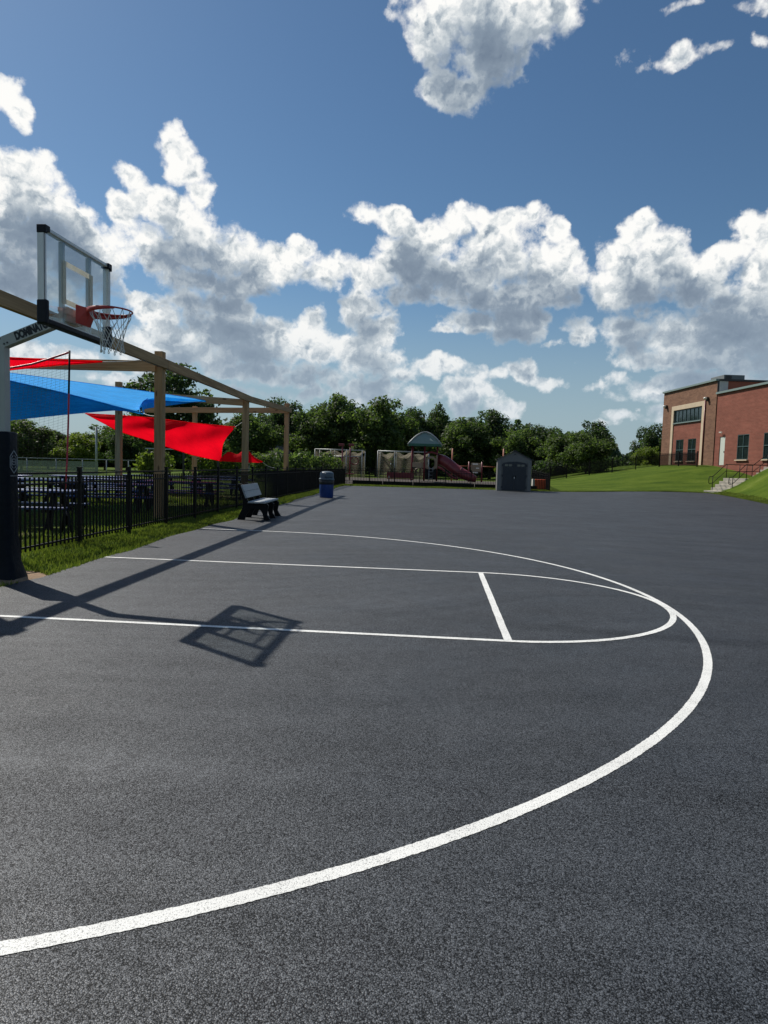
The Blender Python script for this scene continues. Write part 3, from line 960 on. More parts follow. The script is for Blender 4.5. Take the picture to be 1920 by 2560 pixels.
for k in range(9):
    rows.append([(-1.33 + (0.10 + 0.05 * k) * math.cos(a) * (1 + 0.16 * math.sin(3 * a + k)), -0.02 + (0.10 + 0.05 * k) * math.sin(a) * (1 + 0.13 * math.cos(4 * a)), 0.022 - 0.004 * k) for a in np.linspace(0, 2 * math.pi, 33)])
mb.grid(rows)
tag(mb.build('bare_soil', M['soil']), 'patch of bare sandy soil at the foot of the padded pole', kind='structure')

# ------------------------------------------------------------------ fences
PICKET_H = 1.05
def fence(name, label, pts, singles, post_w=0.055, top=1.20, pw=0.021, group=None):
    """black metal picket fence along the posts in pts; the first `singles` panels have separate pickets"""
    f = thing(name, label, 'fence', (pts[0][0], pts[0][1], pts[0][2]), group=group)
    L = f.location
    post_me = MB().box((0, 0, 0.625), (post_w, post_w, 1.27)).box((0, 0, 1.267), (post_w + 0.012, post_w + 0.012, 0.022)).mesh('post')
    pk_me = MB().box((0, 0, PICKET_H / 2), (pw, pw, PICKET_H)).mesh('picket')
    far = MB()
    for i, q in enumerate(pts):
        o = link('post', post_me, M['black_metal'], f)
        o.location = Vector(q) - L
        if i + 1 < len(pts):
            a, b = Vector(q), Vector(pts[i + 1])
            d = (b - a)
            o.rotation_euler = (0, 0, math.atan2(d.y, d.x))
    for i in range(len(pts) - 1):
        a, b = Vector(pts[i]), Vector(pts[i + 1])
        d = (b - a)
        sd = d.normalized() * (post_w / 2)
        for z, hh in ((top - 0.015, 0.028), (top - 0.17, 0.028), (0.14, 0.028)):
            rel(MB().beam(a + sd + Vector((0, 0, z)), b - sd + Vector((0, 0, z)), 0.027, hh), f).build('rail', M['black_metal'], f)
        n = max(4, round(d.length / 0.112))
        for k in range(1, n):
            q = a.lerp(b, k / n) + Vector((0, 0, 0.08))
            if i < singles:
                o = link('picket', pk_me, M['black_metal'], f)
                o.location = q - L
                o.rotation_euler = (0, 0, math.atan2(d.y, d.x))
            else:
                far.box((q.x, q.y, q.z + PICKET_H / 2), (pw, pw, PICKET_H), rz=math.atan2(d.y, d.x))
    if far.v:
        tag(rel(far, f).build('far_pickets', M['black_metal'], f), kind='stuff')
    return f
sideline = [(-2.10 - 0.02 * v, v, -0.02) for v in [3.07 + 1.83 * k for k in range(-2, 21)]]
fence('picket_fence', 'long black picket fence beside the court in front of the picnic tables', sideline, 12)
end = sideline[-1]
backline = [(end[0] + (11.25 - end[0]) * k / 8, end[1] + (38.9 - end[1]) * k / 8 + 0.0, -0.02) for k in range(9)]
fence('picket_fence', 'black picket fence across the far end in front of the playground', backline, 0, post_w=0.075, pw=0.028)
wing = [(11.25 + 0.09 * k, 38.95 + 1.85 * k, float(ground_z(11.25 + 0.09 * k, 38.95 + 1.85 * k))) for k in range(8)]
fence('picket_fence', 'short black picket fence running away beside the grey shed', wing, 0, post_w=0.07, pw=0.028)
hillp = [(wing[-1][0], wing[-1][1]), (13.7, 53.71), (15.56, 55.87), (17.66, 56.06), (19.76, 56.25), (21.93, 56.44), (23.77, 55.6), (24.45, 52.67), (24.9, 49.7)]
hillp = [(x, y, float(ground_z(x, y))) for x, y in hillp]
fence('picket_fence', 'black picket fence climbing the lawn up to the brick building', hillp, 0, post_w=0.085, pw=0.030)

# ------------------------------------------------------------------ pergola
def K(q, k=1.09):
    q = CAM + (Vector(q) - CAM) * k
    return (q.x, q.y, q.z)
def build_pergola():
    pg = thing('shade_pergola', 'open timber pergola of posts and beams over the picnic tables', 'pergola', (-2.5, 6.9, 0))
    front = [(-2.23, -0.7), (-2.46, 6.9), (-2.74, 14.4), (-3.08, 21.9)]
    back = [(-6.75, -0.5), (-6.95, 7.0), (-7.12, 14.5), (-7.28, 22.0)]
    topz = [3.72, 3.74, 3.60, 4.02]
    bz = [3.46, 3.47, 3.46, 3.72]
    zz = lambda z: 1.4313 + (z - 1.4313) * 1.09
    front = [K((x, y, 0))[:2] for x, y in front]
    back = [K((x, y, 0))[:2] for x, y in back]
    topz, bz = [zz(z) for z in topz], [zz(z) for z in bz]
    for i, (x, y) in enumerate(front):
        lumber('post', (x, y, -0.1), (x, y, topz[i]), 0.20, 0.20, M['wood'] if i < 3 else M['wood_lit'], pg, 0.01)
    for i, (x, y) in enumerate(back):
        lumber('post', (x, y, -0.1), (x, y, zz(3.95 if i == 2 else 3.8)), 0.20, 0.20, M['wood'] if i < 3 else M['wood_lit'], pg, 0.01)
    fx = 0.155                                               # the front beam is bolted to the court side of the posts
    for i in range(3):
        (xa, ya), (xb, yb) = front[i], front[i + 1]
        za, zb = bz[i], bz[i + 1]
        lumber('front_beam', (xa + fx, ya + (0.02 if i else -1.6), za), (xb + fx, yb + (0.1 if i == 2 else -0.002), zb), 0.10, 0.215, M['wood'], pg)
    for i in range(4):
        (xf, yf), (xb, yb) = front[i], back[i]
        if i == 3:
            lumber('cross_beam', (xf + 0.1, yf - 0.125, zz(3.70)), (xb - 2.6, yb - 0.125, zz(3.58)), 0.055, 0.26, M['wood_lit'], pg)
        elif i == 2:
            lumber('cross_beam', (xf - 0.05, yf - 0.125, zz(3.34)), (xb - 0.2, yb - 0.125, zz(3.56)), 0.055, 0.24, M['wood'], pg)
        else:
            lumber('cross_beam', (xf - 0.05, yf - 0.125, zz(3.41)), (xb - 0.2, yb - 0.125, zz(3.44)), 0.055, 0.255, M['wood'], pg)
    for i in range(3):
        (xa, ya), (xb, yb) = back[i], back[i + 1]
        if i < 1:
            lumber('back_beam', (xa - 0.125, ya - 0.1, zz(3.45)), (xb - 0.125, yb + 0.1, zz(3.45)), 0.10, 0.215, M['wood'], pg)
build_pergola()

# ------------------------------------------------------------------ shade sails
def loft(rows_a, rows_b, sag=0.0, n=6):
    """surface between two edges given by the same number of points"""
    out = []
    for k in range(n + 1):
        t_ = k / n
        out.append([(a[0] + (b[0] - a[0]) * t_, a[1] + (b[1] - a[1]) * t_, a[2] + (b[2] - a[2]) * t_ - sag * math.sin(math.pi * t_)) for a, b in zip(rows_a, rows_b)])
    return out
def resample(pts, n):
    pts = [Vector(q) for q in pts]
    d = [0]
    for a, b in zip(pts, pts[1:]):
        d.append(d[-1] + (b - a).length)
    out = []
    for k in range(n):
        s = d[-1] * k / (n - 1)
        i = max(j for j in range(len(d)) if d[j] <= s + 1e-9)
        i = min(i, len(pts) - 2)
        out.append(pts[i].lerp(pts[i + 1], (s - d[i]) / max(d[i + 1] - d[i], 1e-9))[:])
    return out
def sail(name, label, patches, mat, ropes=()):
    patches = [[[K(q) for q in row] for row in rows] for rows in patches]
    ropes = [(K(a), K(b), sg) for a, b, sg in ropes]
    s = thing(name, label, 'shade sail', patches[0][0][0])
    mb = MB()
    for rows in patches:
        mb.grid(rows)
    o = rel(mb, s).build('cloth', mat, s, subsurf=1)
    for rows in patches[:1]:
        for line in (rows[0], rows[-1]):
            rel(MB().tube(line, 0.016, 5, caps=False), s).build('hem', mat, s)
    for a, b, sagz in ropes:
        a, b = Vector(a), Vector(b)
        pts = [a.lerp(b, k / 8) - Vector((0, 0, sagz * math.sin(math.pi * k / 8))) for k in range(9)]
        rel(MB().tube(pts, 0.008, 5), s).build('rope', M['cord'], s)
    return s
T = [(-12.5, 10.5, 4.05), (-9.18, 11.93, 3.85), (-7.7, 12.54, 3.72), (-6.55, 13.13, 3.63), (-5.55, 13.7, 3.54), (-4.74, 14.06, 3.46), (-4.04, 14.31, 3.37)]
F = [(-7.2, 5.2, 3.25), (-5.47, 6.33, 2.98), (-4.38, 6.7, 2.76), (-3.74, 7.04, 2.61), (-3.41, 7.26, 2.51), (-3.13, 7.58, 2.45)]
Bt = [(-7.8, 6.4, 1.9), (-6.54, 6.58, 2.04), (-5.69, 6.66, 2.17), (-5.14, 6.76, 2.25), (-4.53, 6.96, 2.35), (-3.83, 7.22, 2.46), (-3.48, 7.41, 2.51), (-3.13, 7.58, 2.45)]
LU = [(-3.13, 7.58, 2.45), (-3.37, 7.87, 2.6), (-3.5, 8.28, 2.76), (-3.62, 8.88, 2.91), (-3.81, 10.29, 3.09), (-4.05, 12.29, 3.24), (-4.04, 14.31, 3.37)]
LL = [(-3.13, 7.62, 2.46), (-3.88, 9.25, 2.68), (-3.87, 9.86, 2.77), (-3.92, 10.56, 2.86), (-4.04, 12.28, 3.09), (-4.07, 13.29, 3.23), (-4.04, 14.31, 3.36)]
n = 13
ft, ff = resample(T, n), resample(F, n)
lu = resample(LU, n)
edge = [lu[0]] * 1
sail('shade_sail', 'large slack blue shade sail stretched between the timber posts', [
    loft(resample(T, n), resample(F[:-1] + [LU[0]] + LU[1:4], n), 0.05),
    loft(resample(F, n), resample(Bt, n), 0.03),
    loft(resample(LU, n), resample(LL, n), 0.03, 4)], M['sail_blue'],
    [((-3.13, 7.58, 2.45), (-2.58, 6.98, 2.36), 0.02), ((-4.04, 14.31, 3.37), (-2.84, 14.42, 3.42), 0.02)])
RT = [(-10.1, 17.84, 3.10), (-8.57, 17.45, 3.03), (-7.01, 17.07, 2.94), (-5.25, 16.49, 2.75), (-3.52, 15.81, 2.62)]
RB = [(-10.1, 17.86, 3.07), (-8.78, 17.90, 2.44), (-6.98, 17.5, 1.97), (-5.53, 17.29, 1.57), (-4.42, 17.06, 1.40)]
rows = loft(resample(RT, 15), resample(RB, 15), 0.0, 8)
curve_in = [0, 0.10, 0.22, 0.33, 0.41, 0.45, 0.46, 0.45, 0.43]
base_in = [0, 0.055, 0.11, 0.17, 0.23, 0.285, 0.34, 0.39, 0.45]
for k, r in enumerate(rows):
    for j in range(15):
        f = (j / 14) ** 3
        x, y, z = r[j]
        bow = 0.22 * math.sin(math.pi * k / 8) * math.sin(math.pi * j / 14)
        r[j] = (x - f * (curve_in[k] - base_in[k]) * 1.0, y - bow + 0.075 * math.sin(j * 1.1 + k * 0.9) + 0.04 * math.sin(j * 2.3 - k * 0.5), z - 0.10 * bow)
tail_top = [(-3.95, 15.70, 1.50), (-3.86, 15.95, 1.80), (-3.66, 16.2, 1.70), (-3.56, 16.3, 1.62), (-3.36, 16.4, 1.90), (-3.22, 16.3, 1.86), (-2.95, 16.28, 1.56), (-2.66, 16.29, 1.40)]
tail_bot = [(-4.02, 15.66, 1.41), (-3.9, 15.6, 1.40), (-3.7, 15.72, 1.39), (-3.5, 15.85, 1.385), (-3.3, 15.98, 1.38), (-3.05, 16.05, 1.38), (-2.85, 16.18, 1.385), (-2.64, 16.28, 1.39)]
sail('shade_sail', 'bright red shade sail hanging slack and low behind the posts', [rows, loft(tail_top, tail_bot, -0.05, 5)], M['sail_red'],
     [((-3.52, 15.81, 2.62), (-2.85, 14.45, 2.72), 0.0), ((-2.64, 16.29, 1.40), (-2.9, 19.0, 1.2), 0.05), ((-10.1, 17.84, 3.1), (-10.4, 18.1, 3.12), 0.0)])
U1 = [(-8.0, 1.2, 3.05), (-5.06, 4.57, 3.24), (-4.73, 5.2, 3.30), (-4.2, 5.9, 3.38), (-3.61, 6.61, 3.465)]
U2 = [(-8.0, 0.8, 2.40), (-5.05, 4.54, 2.88), (-4.72, 5.19, 3.07), (-4.2, 5.88, 3.27), (-3.61, 6.6, 3.455)]
sail('shade_sail', 'small strip of red shade sail high above the net frame', [loft(resample(U1, 9), resample(U2, 9), 0.02, 4)], M['sail_red'],
     [((-3.61, 6.61, 3.46), (-2.56, 6.86, 3.60), 0.03)])

# ------------------------------------------------------------------ red framed sports net
def build_net():
    nf = thing('sports_net', 'tall red framed sports net standing behind the picket fence', 'sports net', (-3.27, 4.55, 0))
    pole = [(-3.37, 4.91, 3.39), (-3.36, 4.87, 2.78), (-3.35, 4.82, 1.99), (-3.35, 4.77, 1.3), (-3.30, 4.62, 0.75)]
    P = lambda mb, name, mat: rel(mb, nf).build(name, mat, nf)
    P(MB().tube(pole, 0.016, 8), 'pole', M['frame_red'])
    P(MB().tube([(-3.37, 4.91, 3.41), (-3.36, 4.86, 2.6)], 0.019, 8), 'pole_sleeve', M['plastic_black'])
    P(MB().tube([(-3.30, 4.62, 0.78), (-3.27, 4.55, 0.42), (-3.30, 4.5, 0.02)], 0.022, 8), 'ground_stake', M['plastic_black'])
    P(MB().tube([(-3.27, 4.55, 0.45), (-3.14, 4.45, 0.30), (-3.02, 4.35, 0.02)], 0.018, 8), 'brace_leg', M['plastic_black'])
    top = [(-3.37, 4.91, 3.38), (-3.69, 4.78, 3.23), (-3.94, 4.65, 3.11), (-4.28, 4.51, 3.01), (-4.91, 4.36, 2.94), (-5.6, 4.1, 3.05), (-6.2, 3.9, 3.38)]
    n, mrows = 42, 62
    tp = resample(top, n)
    grid = []
    for k in range(mrows + 1):
        t_ = k / mrows
        row = []
        for j in range(n):
            x, y, z = tp[j]
            u = j / (n - 1)
            xx = x + (0.05 * t_) * (1 - u)
            yy = y - 0.30 * t_ - 0.25 * math.sin(math.pi * u) * math.sin(math.pi * t_)
            zz = z * (1 - t_) + 0.06 * t_ - 0.30 * (1 - t_) * t_ * math.sin(math.pi * min(1, u * 2.2))
            row.append((xx, yy, zz))
        grid.append(row)
    P(MB().tube(tp, 0.020, 6), 'top_band', M['frame_red'])
    net = MB()
    for k in range(1, mrows + 1):
        net.tube(grid[k][::2] + [grid[k][-1]], 0.0015, 3, caps=False)
    for j in range(n):
        net.tube([grid[k][j] for k in range(0, mrows + 1, 4)], 0.0015, 3, caps=False)
    P(net, 'netting', M['net_black'])
    P(MB().tube([(-6.2, 3.9, 3.40), (-6.2, 3.75, 1.8), (-6.15, 3.6, 0.0)], 0.016, 8), 'pole', M['frame_red'])
build_net()

# ------------------------------------------------------------------ picnic tables
def make_table():
    t = thing('picnic_table', '', 'picnic table')
    pl = MB().box((0, 0, 0), (2.42, 0.135, 0.04)).mesh('top_plank')
    ps = MB().box((0, 0, 0), (2.42, 0.135, 0.04)).mesh('seat_plank')
    for k in range(5):
        link('top_plank', pl, M['table_blue'], t, bevel=0.006).location = (0, -0.29 + 0.145 * k, 0.74)
    for s in (-1, 1):
        for k in range(2):
            link('seat_plank', ps, M['table_blue'], t, bevel=0.006).location = (0, s * (0.60 + 0.145 * k), 0.44)
    for x in (-0.82, 0.82):
        fr = MB()
        fr.box((x, 0, 0.40), (0.062, 1.56, 0.085)).box((x, 0, 0.68), (0.060, 0.70, 0.08))
        for s in (-1, 1):
            fr.beam((x + 0.03, s * 0.24, 0.70), (x + 0.03, s * 0.62, 0.0), 0.058, 0.11, up=(1, 0, 0))
        fr.build('leg_frame', M['plastic_black'], t)
    return t
TABLES = [
    ((-4.80, 5.35), 0.22, 'blue picnic table closest to the padded pole, behind the red net'),
    ((-5.00, 9.70), 0.20, 'blue picnic table just left of the nearest pergola post'),
    ((-8.5, 11.6), 0.06, 'blue picnic table with black legs on the far left under the blue sail'),
    ((-7.4, 8.0), 0.12, 'blue picnic table between the net and the pergola, second row on the left'),
    ((-8.8, 15.6), 0.15, 'blue picnic table by the back timber post'),
    ((-4.3, 12.9), 0.18, 'blue picnic table just right of the nearest pergola post'),
    ((-4.4, 16.9), 0.14, 'blue picnic table behind the grey bench'),
    ((-6.6, 13.2), 0.10, 'blue picnic table in the middle between the two timber post rows'),
    ((-8.2, 19.2), 0.12, 'blue picnic table farthest back below the red sail'),
    ((-7.6, 10.9), 0.15, 'blue picnic table in the third row just left of the middle of the lawn'),
    ((-10.6, 9.3), 0.10, 'blue picnic table seen between net frame and pole, at the back'),
    ((-5.9, 20.6), 0.12, 'blue picnic table at the far end in front of the farthest post'),
    ((-11.3, 14.0), 0.10, 'blue picnic table far out on the open grass at left'),
]
tab = make_table()
for i, ((x, y), a, lb) in enumerate(TABLES):
    o = tab if i == 0 else copy_tree(tab)
    o.location = (x, y, -0.02)
    o.rotation_euler = (0, 0, a)
    tag(o, lb, 'picnic table', 'picnic tables under the pergola')

# ------------------------------------------------------------------ bench
def build_bench():
    b = thing('park_bench', 'grey plank park bench with black curved supports by the fence', 'bench', (-0.86, 9.42, 0))
    # local: +x faces the court, y along the bench
    prof = [(0.40, 0.0), (0.24, 0.0), (0.20, 0.16), (0.14, 0.26), (-0.02, 0.28), (-0.12, 0.24), (-0.20, 0.12), (-0.24, 0.0), (-0.42, 0.0), (-0.36, 0.14), (-0.29, 0.30), (-0.285, 0.48), (-0.36, 0.70), (-0.425, 0.83), (-0.40, 0.875), (-0.34, 0.88), (-0.29, 0.85), (-0.225, 0.62), (-0.17, 0.475), (-0.10, 0.415), (0.30, 0.405), (0.345, 0.36), (0.325, 0.26), (0.31, 0.14)]
    for y in (-0.76, 0.0, 0.76):
        mt = Matrix(((1, 0, 0, 0), (0, 0, -1, y + 0.045), (0, 1, 0, 0), (0, 0, 0, 1)))
        MB().prism(prof, 0.09, mt).build('support', M['plastic_black'], b, bevel=0.008)
    pm = MB().box((0, 0, 0), (0.138, 1.86, 0.040)).mesh('seat_plank')
    for k in range(3):
        o = link('seat_plank', pm, M['plank_grey'], b, bevel=0.008)
        o.location = (-0.065 + 0.147 * k, 0, 0.436)
    bm_ = MB().box((0, 0, 0), (0.165, 1.86, 0.040)).mesh('back_plank')
    for k in range(2):
        o = link('back_plank', bm_, M['plank_grey'], b, bevel=0.006)
        o.location = (-0.205 - 0.062 * k, 0, 0.615 + 0.158 * k)
        o.rotation_euler = (0, R(68.5), 0)
    b.rotation_euler = (0, 0, R(4))
build_bench()

# ------------------------------------------------------------------ litter bin
def build_bin():
    b = thing('litter_bin', 'round blue litter bin with slate grey domed lid', 'litter bin', (-1.0, 20.45, 0), R(12))
    MB().lathe([(0.275, 0.0), (0.285, 0.02), (0.300, 0.55), (0.300, 0.56)], n=36).build('body', M['bin_blue'], b)
    MB().lathe([(0.302, 0.555), (0.309, 0.56), (0.313, 0.74), (0.300, 0.75)], n=36).build('liner', M['bin_dark'], b)
    lid = MB().lathe([(0.305, 0.745), (0.325, 0.75), (0.325, 0.79), (0.300, 0.80), (0.292, 0.84), (0.285, 1.02), (0.262, 1.06), (0.20, 1.09), (0.09, 1.105), (0.01, 1.108)], n=24).build('lid', M['bin_lid'], b)
    for a in (R(-78), R(100)):
        fl = MB()
        rows = []
        for z in (0.83, 0.90, 0.97, 1.02):
            rows.append([(0.294 * math.cos(a + da), 0.294 * math.sin(a + da), z) for da in np.linspace(-0.55, 0.55, 9)])
        fl.grid(rows).build('flap', M['bin_lid'], lid, solid=0.012)
build_bin()

# ------------------------------------------------------------------ brick building on the bank
def wall_holes(x0, x1, z0, z1, holes, reveal=0.14):
    """flat wall at y = 0 with rectangular openings and their reveals"""
    xs = sorted({x0, x1, *[h[0] for h in holes], *[h[1] for h in holes]})
    zs = sorted({z0, z1, *[h[2] for h in holes], *[h[3] for h in holes]})
    mb = MB()
    for i in range(len(xs) - 1):
        for j in range(len(zs) - 1):
            cx, cz = (xs[i] + xs[i + 1]) / 2, (zs[j] + zs[j + 1]) / 2
            if any(h[0] < cx < h[1] and h[2] < cz < h[3] for h in holes):
                continue
            mb.add([(xs[i], 0, zs[j]), (xs[i + 1], 0, zs[j]), (xs[i + 1], 0, zs[j + 1]), (xs[i], 0, zs[j + 1])], [(0, 1, 2, 3)])
    for a, b, c, d in holes:
        mb.add([(a, 0, c), (b, 0, c), (b, 0, d), (a, 0, d), (a, reveal, c), (b, reveal, c), (b, reveal, d), (a, reveal, d)],
               [(0, 4, 5, 1), (1, 5, 6, 2), (2, 6, 7, 3), (3, 7, 4, 0)])
    return mb

def build_school():
    Z = 2.24
    b = thing('brick_building', 'two storey red and brown brick school building on the grassy bank', 'building', (25.29, 59.56, Z), math.atan2(-0.99501, 0.09979))
    zt, zr = 6.90, 5.79
    def win(x0, x1, z0, z1, cols, rows, name='window', split=0.5):
        wn = MB()
        fw = 0.055
        y = 0.10
        for x in (x0 + fw / 2, x1 - fw / 2):
            wn.box((x, y, (z0 + z1) / 2), (fw, 0.07, z1 - z0))
        for z in (z0 + fw / 2, z1 - fw / 2):
            wn.box(((x0 + x1) / 2, y, z), (x1 - x0 - 2 * fw, 0.068, fw))
        for k in range(1, cols):
            x = x0 + (x1 - x0) * k / cols
            wn.box((x, y, (z0 + z1) / 2), (0.06, 0.062, z1 - z0 - 2 * fw))
        if rows == 2:
            wn.box(((x0 + x1) / 2, y - 0.005, z0 + (z1 - z0) * split), (x1 - x0 - 2 * fw, 0.064, 0.07))
        f = wn.build(name, M['mullion'], b)
        for k in range(cols):
            for r in range(rows):
                zz0, zz1 = (z0, z1) if rows == 1 else ((z0, z0 + (z1 - z0) * split) if r == 0 else (z0 + (z1 - z0) * split, z1))
                xa, xb = x0 + (x1 - x0) * k / cols, x0 + (x1 - x0) * (k + 1) / cols
                tilt = random.uniform(-0.004, 0.004)
                MB().add([(xa, 0.115 + tilt, zz0), (xb, 0.115 - tilt, zz0), (xb, 0.115 - tilt, zz1), (xa, 0.115 + tilt, zz1)], [(0, 1, 2, 3)]).build('pane', M['window'], f)
        MB().box(((x0 + x1) / 2, 0.02, z0 - 0.05), (x1 - x0 + 0.12, 0.2, 0.08)).build('sill', M['stone'] if rows == 2 else M['coping'], f)
    # left block: brown brick around a stone frame with red brick inside
    wall_holes(-0.4, 9.6, -1.0, zt, [(1.5, 7.72, -1.0, 5.46)]).build('wall', M['brick_brown'], b)
    L1, L2 = (2.62, 4.12, 0.36, 2.32), (4.96, 6.45, 0.36, 2.32)
    up = (1.96, 7.14, 3.88, 5.02)
    mb = wall_holes(1.92, 7.30, -1.0, 5.06, [L1, L2, up])
    mb.v = [(x, y + 0.05, z) for x, y, z in mb.v]
    mb.build('wall', M['brick'], b)
    st = MB()
    st.box((1.71, 0.03, 2.03), (0.42, 0.12, 6.06)).box((7.51, 0.03, 2.03), (0.42, 0.12, 6.06)).box((4.61, 0.03, 5.26), (6.22, 0.121, 0.40))
    st.build('stone_surround', M['stone'], b)
    for w_ in (L1, L2):
        win(*w_, 2, 2, split=0.52)
    win(*up, 7, 1)
    # right block: red brick, lower
    D1 = (10.40, 11.22, -0.02, 2.28)
    W = [(13.05, 14.63, 0.42, 2.33), (16.52, 18.1, 0.42, 2.33), (20.0, 21.6, 0.42, 2.33), (23.4, 25.0, 0.42, 2.33)]
    mb = wall_holes(9.6, 30.0, -1.2, zr, [D1] + W)
    mb.v = [(x, y + 0.06, z) for x, y, z in mb.v]
    mb.build('wall', M['brick'], b)
    for w_ in W:
        win(*w_, 2, 2, split=0.52)
    dr = MB().box((10.81, 0.13, 1.13), (0.78, 0.05, 2.26)).build('door', M['door'], b)
    MB().box((11.10, 0.085, 1.05), (0.05, 0.05, 0.12)).build('handle', M['bolt'], dr)
    # soldier course and vertical brick face of the left end and the body behind
    e = MB()
    e.add([(-0.4, 0, -1.0), (-0.4, 14, -1.0), (-0.4, 14, zt), (-0.4, 0, zt)], [(3, 2, 1, 0)])
    e.add([(9.6, 0.06, zr), (9.6, 14, zr), (9.6, 14, zt), (9.6, 0.06, zt)], [(0, 1, 2, 3)])
    e.build('end_wall', M['brick_brown'], b)
    MB().box((4.6, 7.1, zt - 0.15), (9.9, 13.8, 0.1)).box((19.9, 7.1, zr - 0.15), (20.5, 13.8, 0.1)).build('roof', M['hvac'], b)
    c = MB()
    c.box((4.6, 0.02, zt + 0.07), (10.1, 0.36, 0.15)).box((19.85, 0.08, zr + 0.075), (20.5, 0.36, 0.16))
    c.box((-0.4, 7.1, zt + 0.069), (0.30, 13.8, 0.148))
    c.build('coping', M['coping'], b)
    # set-back clerestory above the lower roof
    MB().box((9.63, 0.06, 6.35), (0.06, 0.14, 1.10)).build('trim', M['trim_dark'], b)
    MB().box((9.63, 0.49, 6.33), (0.05, 0.72, 1.08)).build('stucco_panel', M['panel'], b)
    MB().box((9.63, 7.3, 6.33), (0.052, 12.9, 1.08)).build('cladding', M['clerestory'], b)
    MB().box((9.62, 7.0, 6.955), (0.30, 13.7, 0.15)).build('coping', M['trim_dark'], b)
    h = MB().box((7.4, 1.95, 7.22), (2.2, 1.75, 0.70)).build('rooftop_unit', M['hvac'], b, bevel=0.02)
    MB().box((8.52, 1.45, 7.28), (0.04, 0.5, 0.42)).build('louvre', M['trim_dark'], h)
    for s in (0.45, 8.28):
        lm = MB().box((s, -0.10, 5.52), (0.22, 0.2, 0.34)).build('wall_lamp', M['trim_dark'], b, bevel=0.03)
        ln = MB().lathe([(0.02, -0.16), (0.12, -0.13), (0.16, -0.03), (0.15, 0.05), (0.05, 0.07)], n=14)
        ln.v = [(x + s - 0.06, y - 0.24, z + 5.62) for x, y, z in ln.v]
        ln.build('lens', M['lamp'], lm)
    MB().tube([(7.86, -0.06, 5.6), (7.86, -0.06, -0.4)], 0.05, 8).build('downpipe', M['play_maroon'], b)
    MB().tube([(10.85, -0.02, 2.45), (10.85, -0.12, 2.55), (10.72, -0.14, 2.62)], 0.02, 6).box((10.72, -0.14, 2.63), (0.12, 0.1, 0.09)).box((10.95, -0.14, 2.63), (0.12, 0.1, 0.09)).build('door_lamp', M['lamp'], b)
build_school()

# ------------------------------------------------------------------ concrete steps with handrails
def build_steps():
    st = thing('concrete_steps', 'pale concrete steps climbing the bank towards the brick building', 'steps', (22.6, 37.25, 0.3))
    d = Vector((0.824, 0.567, 0))
    n_ = Vector((-0.567, 0.824, 0))
    o = Vector((22.6, 37.25, 0))
    ang = math.atan2(d.y, d.x)
    run, rise_, wd = 0.42, 0.215, 1.55
    z0 = 0.38
    steps = [(-0.75, 0.75, z0 + 0.02)]
    x = 0.0
    for k in range(4):
        ln = run if k < 3 else 3.3
        steps.append((x, ln, z0 + rise_ * (k + 1)))
        x += ln
    for k in range(4):
        steps.append((x, run if k < 3 else 2.5, z0 + rise_ * (5 + k)))
        x += run
    for x, ln, z in steps:
        c = o + d * (x + ln / 2) + n_ * (wd / 2)
        hgt = 1.2
        rel(MB().box((c.x, c.y, z - hgt / 2), (ln + 0.02, wd, hgt), rz=ang), st).build('step', M['concrete'], st, bevel=0.012)
    def rail(side, label):
        h = thing('handrail', label, 'handrail', (o + n_ * side)[:], group='handrails of the concrete steps')
        B = o + n_ * side
        g = lambda s, z: (B + d * s + Vector((0, 0, z)))[:]
        zl = z0 + rise_ * 4
        zl2 = z0 + rise_ * 8
        prof = [(-0.35, z0 + 0.92), (0.0, z0 + 0.95), (1.35, zl + 0.92), (4.4, zl + 0.92), (6.1, zl2 + 0.92), (7.8, zl2 + 0.92)]
        low = [(s, z - 0.45) for s, z in prof]
        rel(MB().tube([g(*q) for q in prof], 0.024, 8), h).build('top_rail', M['black_metal'], h)
        rel(MB().tube([g(*q) for q in low], 0.020, 8), h).build('lower_rail', M['black_metal'], h)
        rel(MB().tube([g(*prof[0]), g(-0.40, z0 + 0.80), g(-0.40, z0 + 0.55), g(*low[0])], 0.022, 8), h).build('end_loop', M['black_metal'], h)
        for s, zb in ((0.0, z0), (1.45, zl), (2.9, zl), (4.35, zl), (6.1, zl2), (7.7, zl2)):
            zt = float(np.interp(s, [q[0] for q in prof], [q[1] for q in prof]))
            rel(MB().tube([g(s, zb - 0.1), g(s, zt)], 0.024, 8), h).build('post', M['black_metal'], h)
    rail(wd - 0.08, 'black steel handrail on the far left side of the concrete steps')
    rail(0.08, 'black steel handrail on the near right side of the concrete steps')
build_steps()

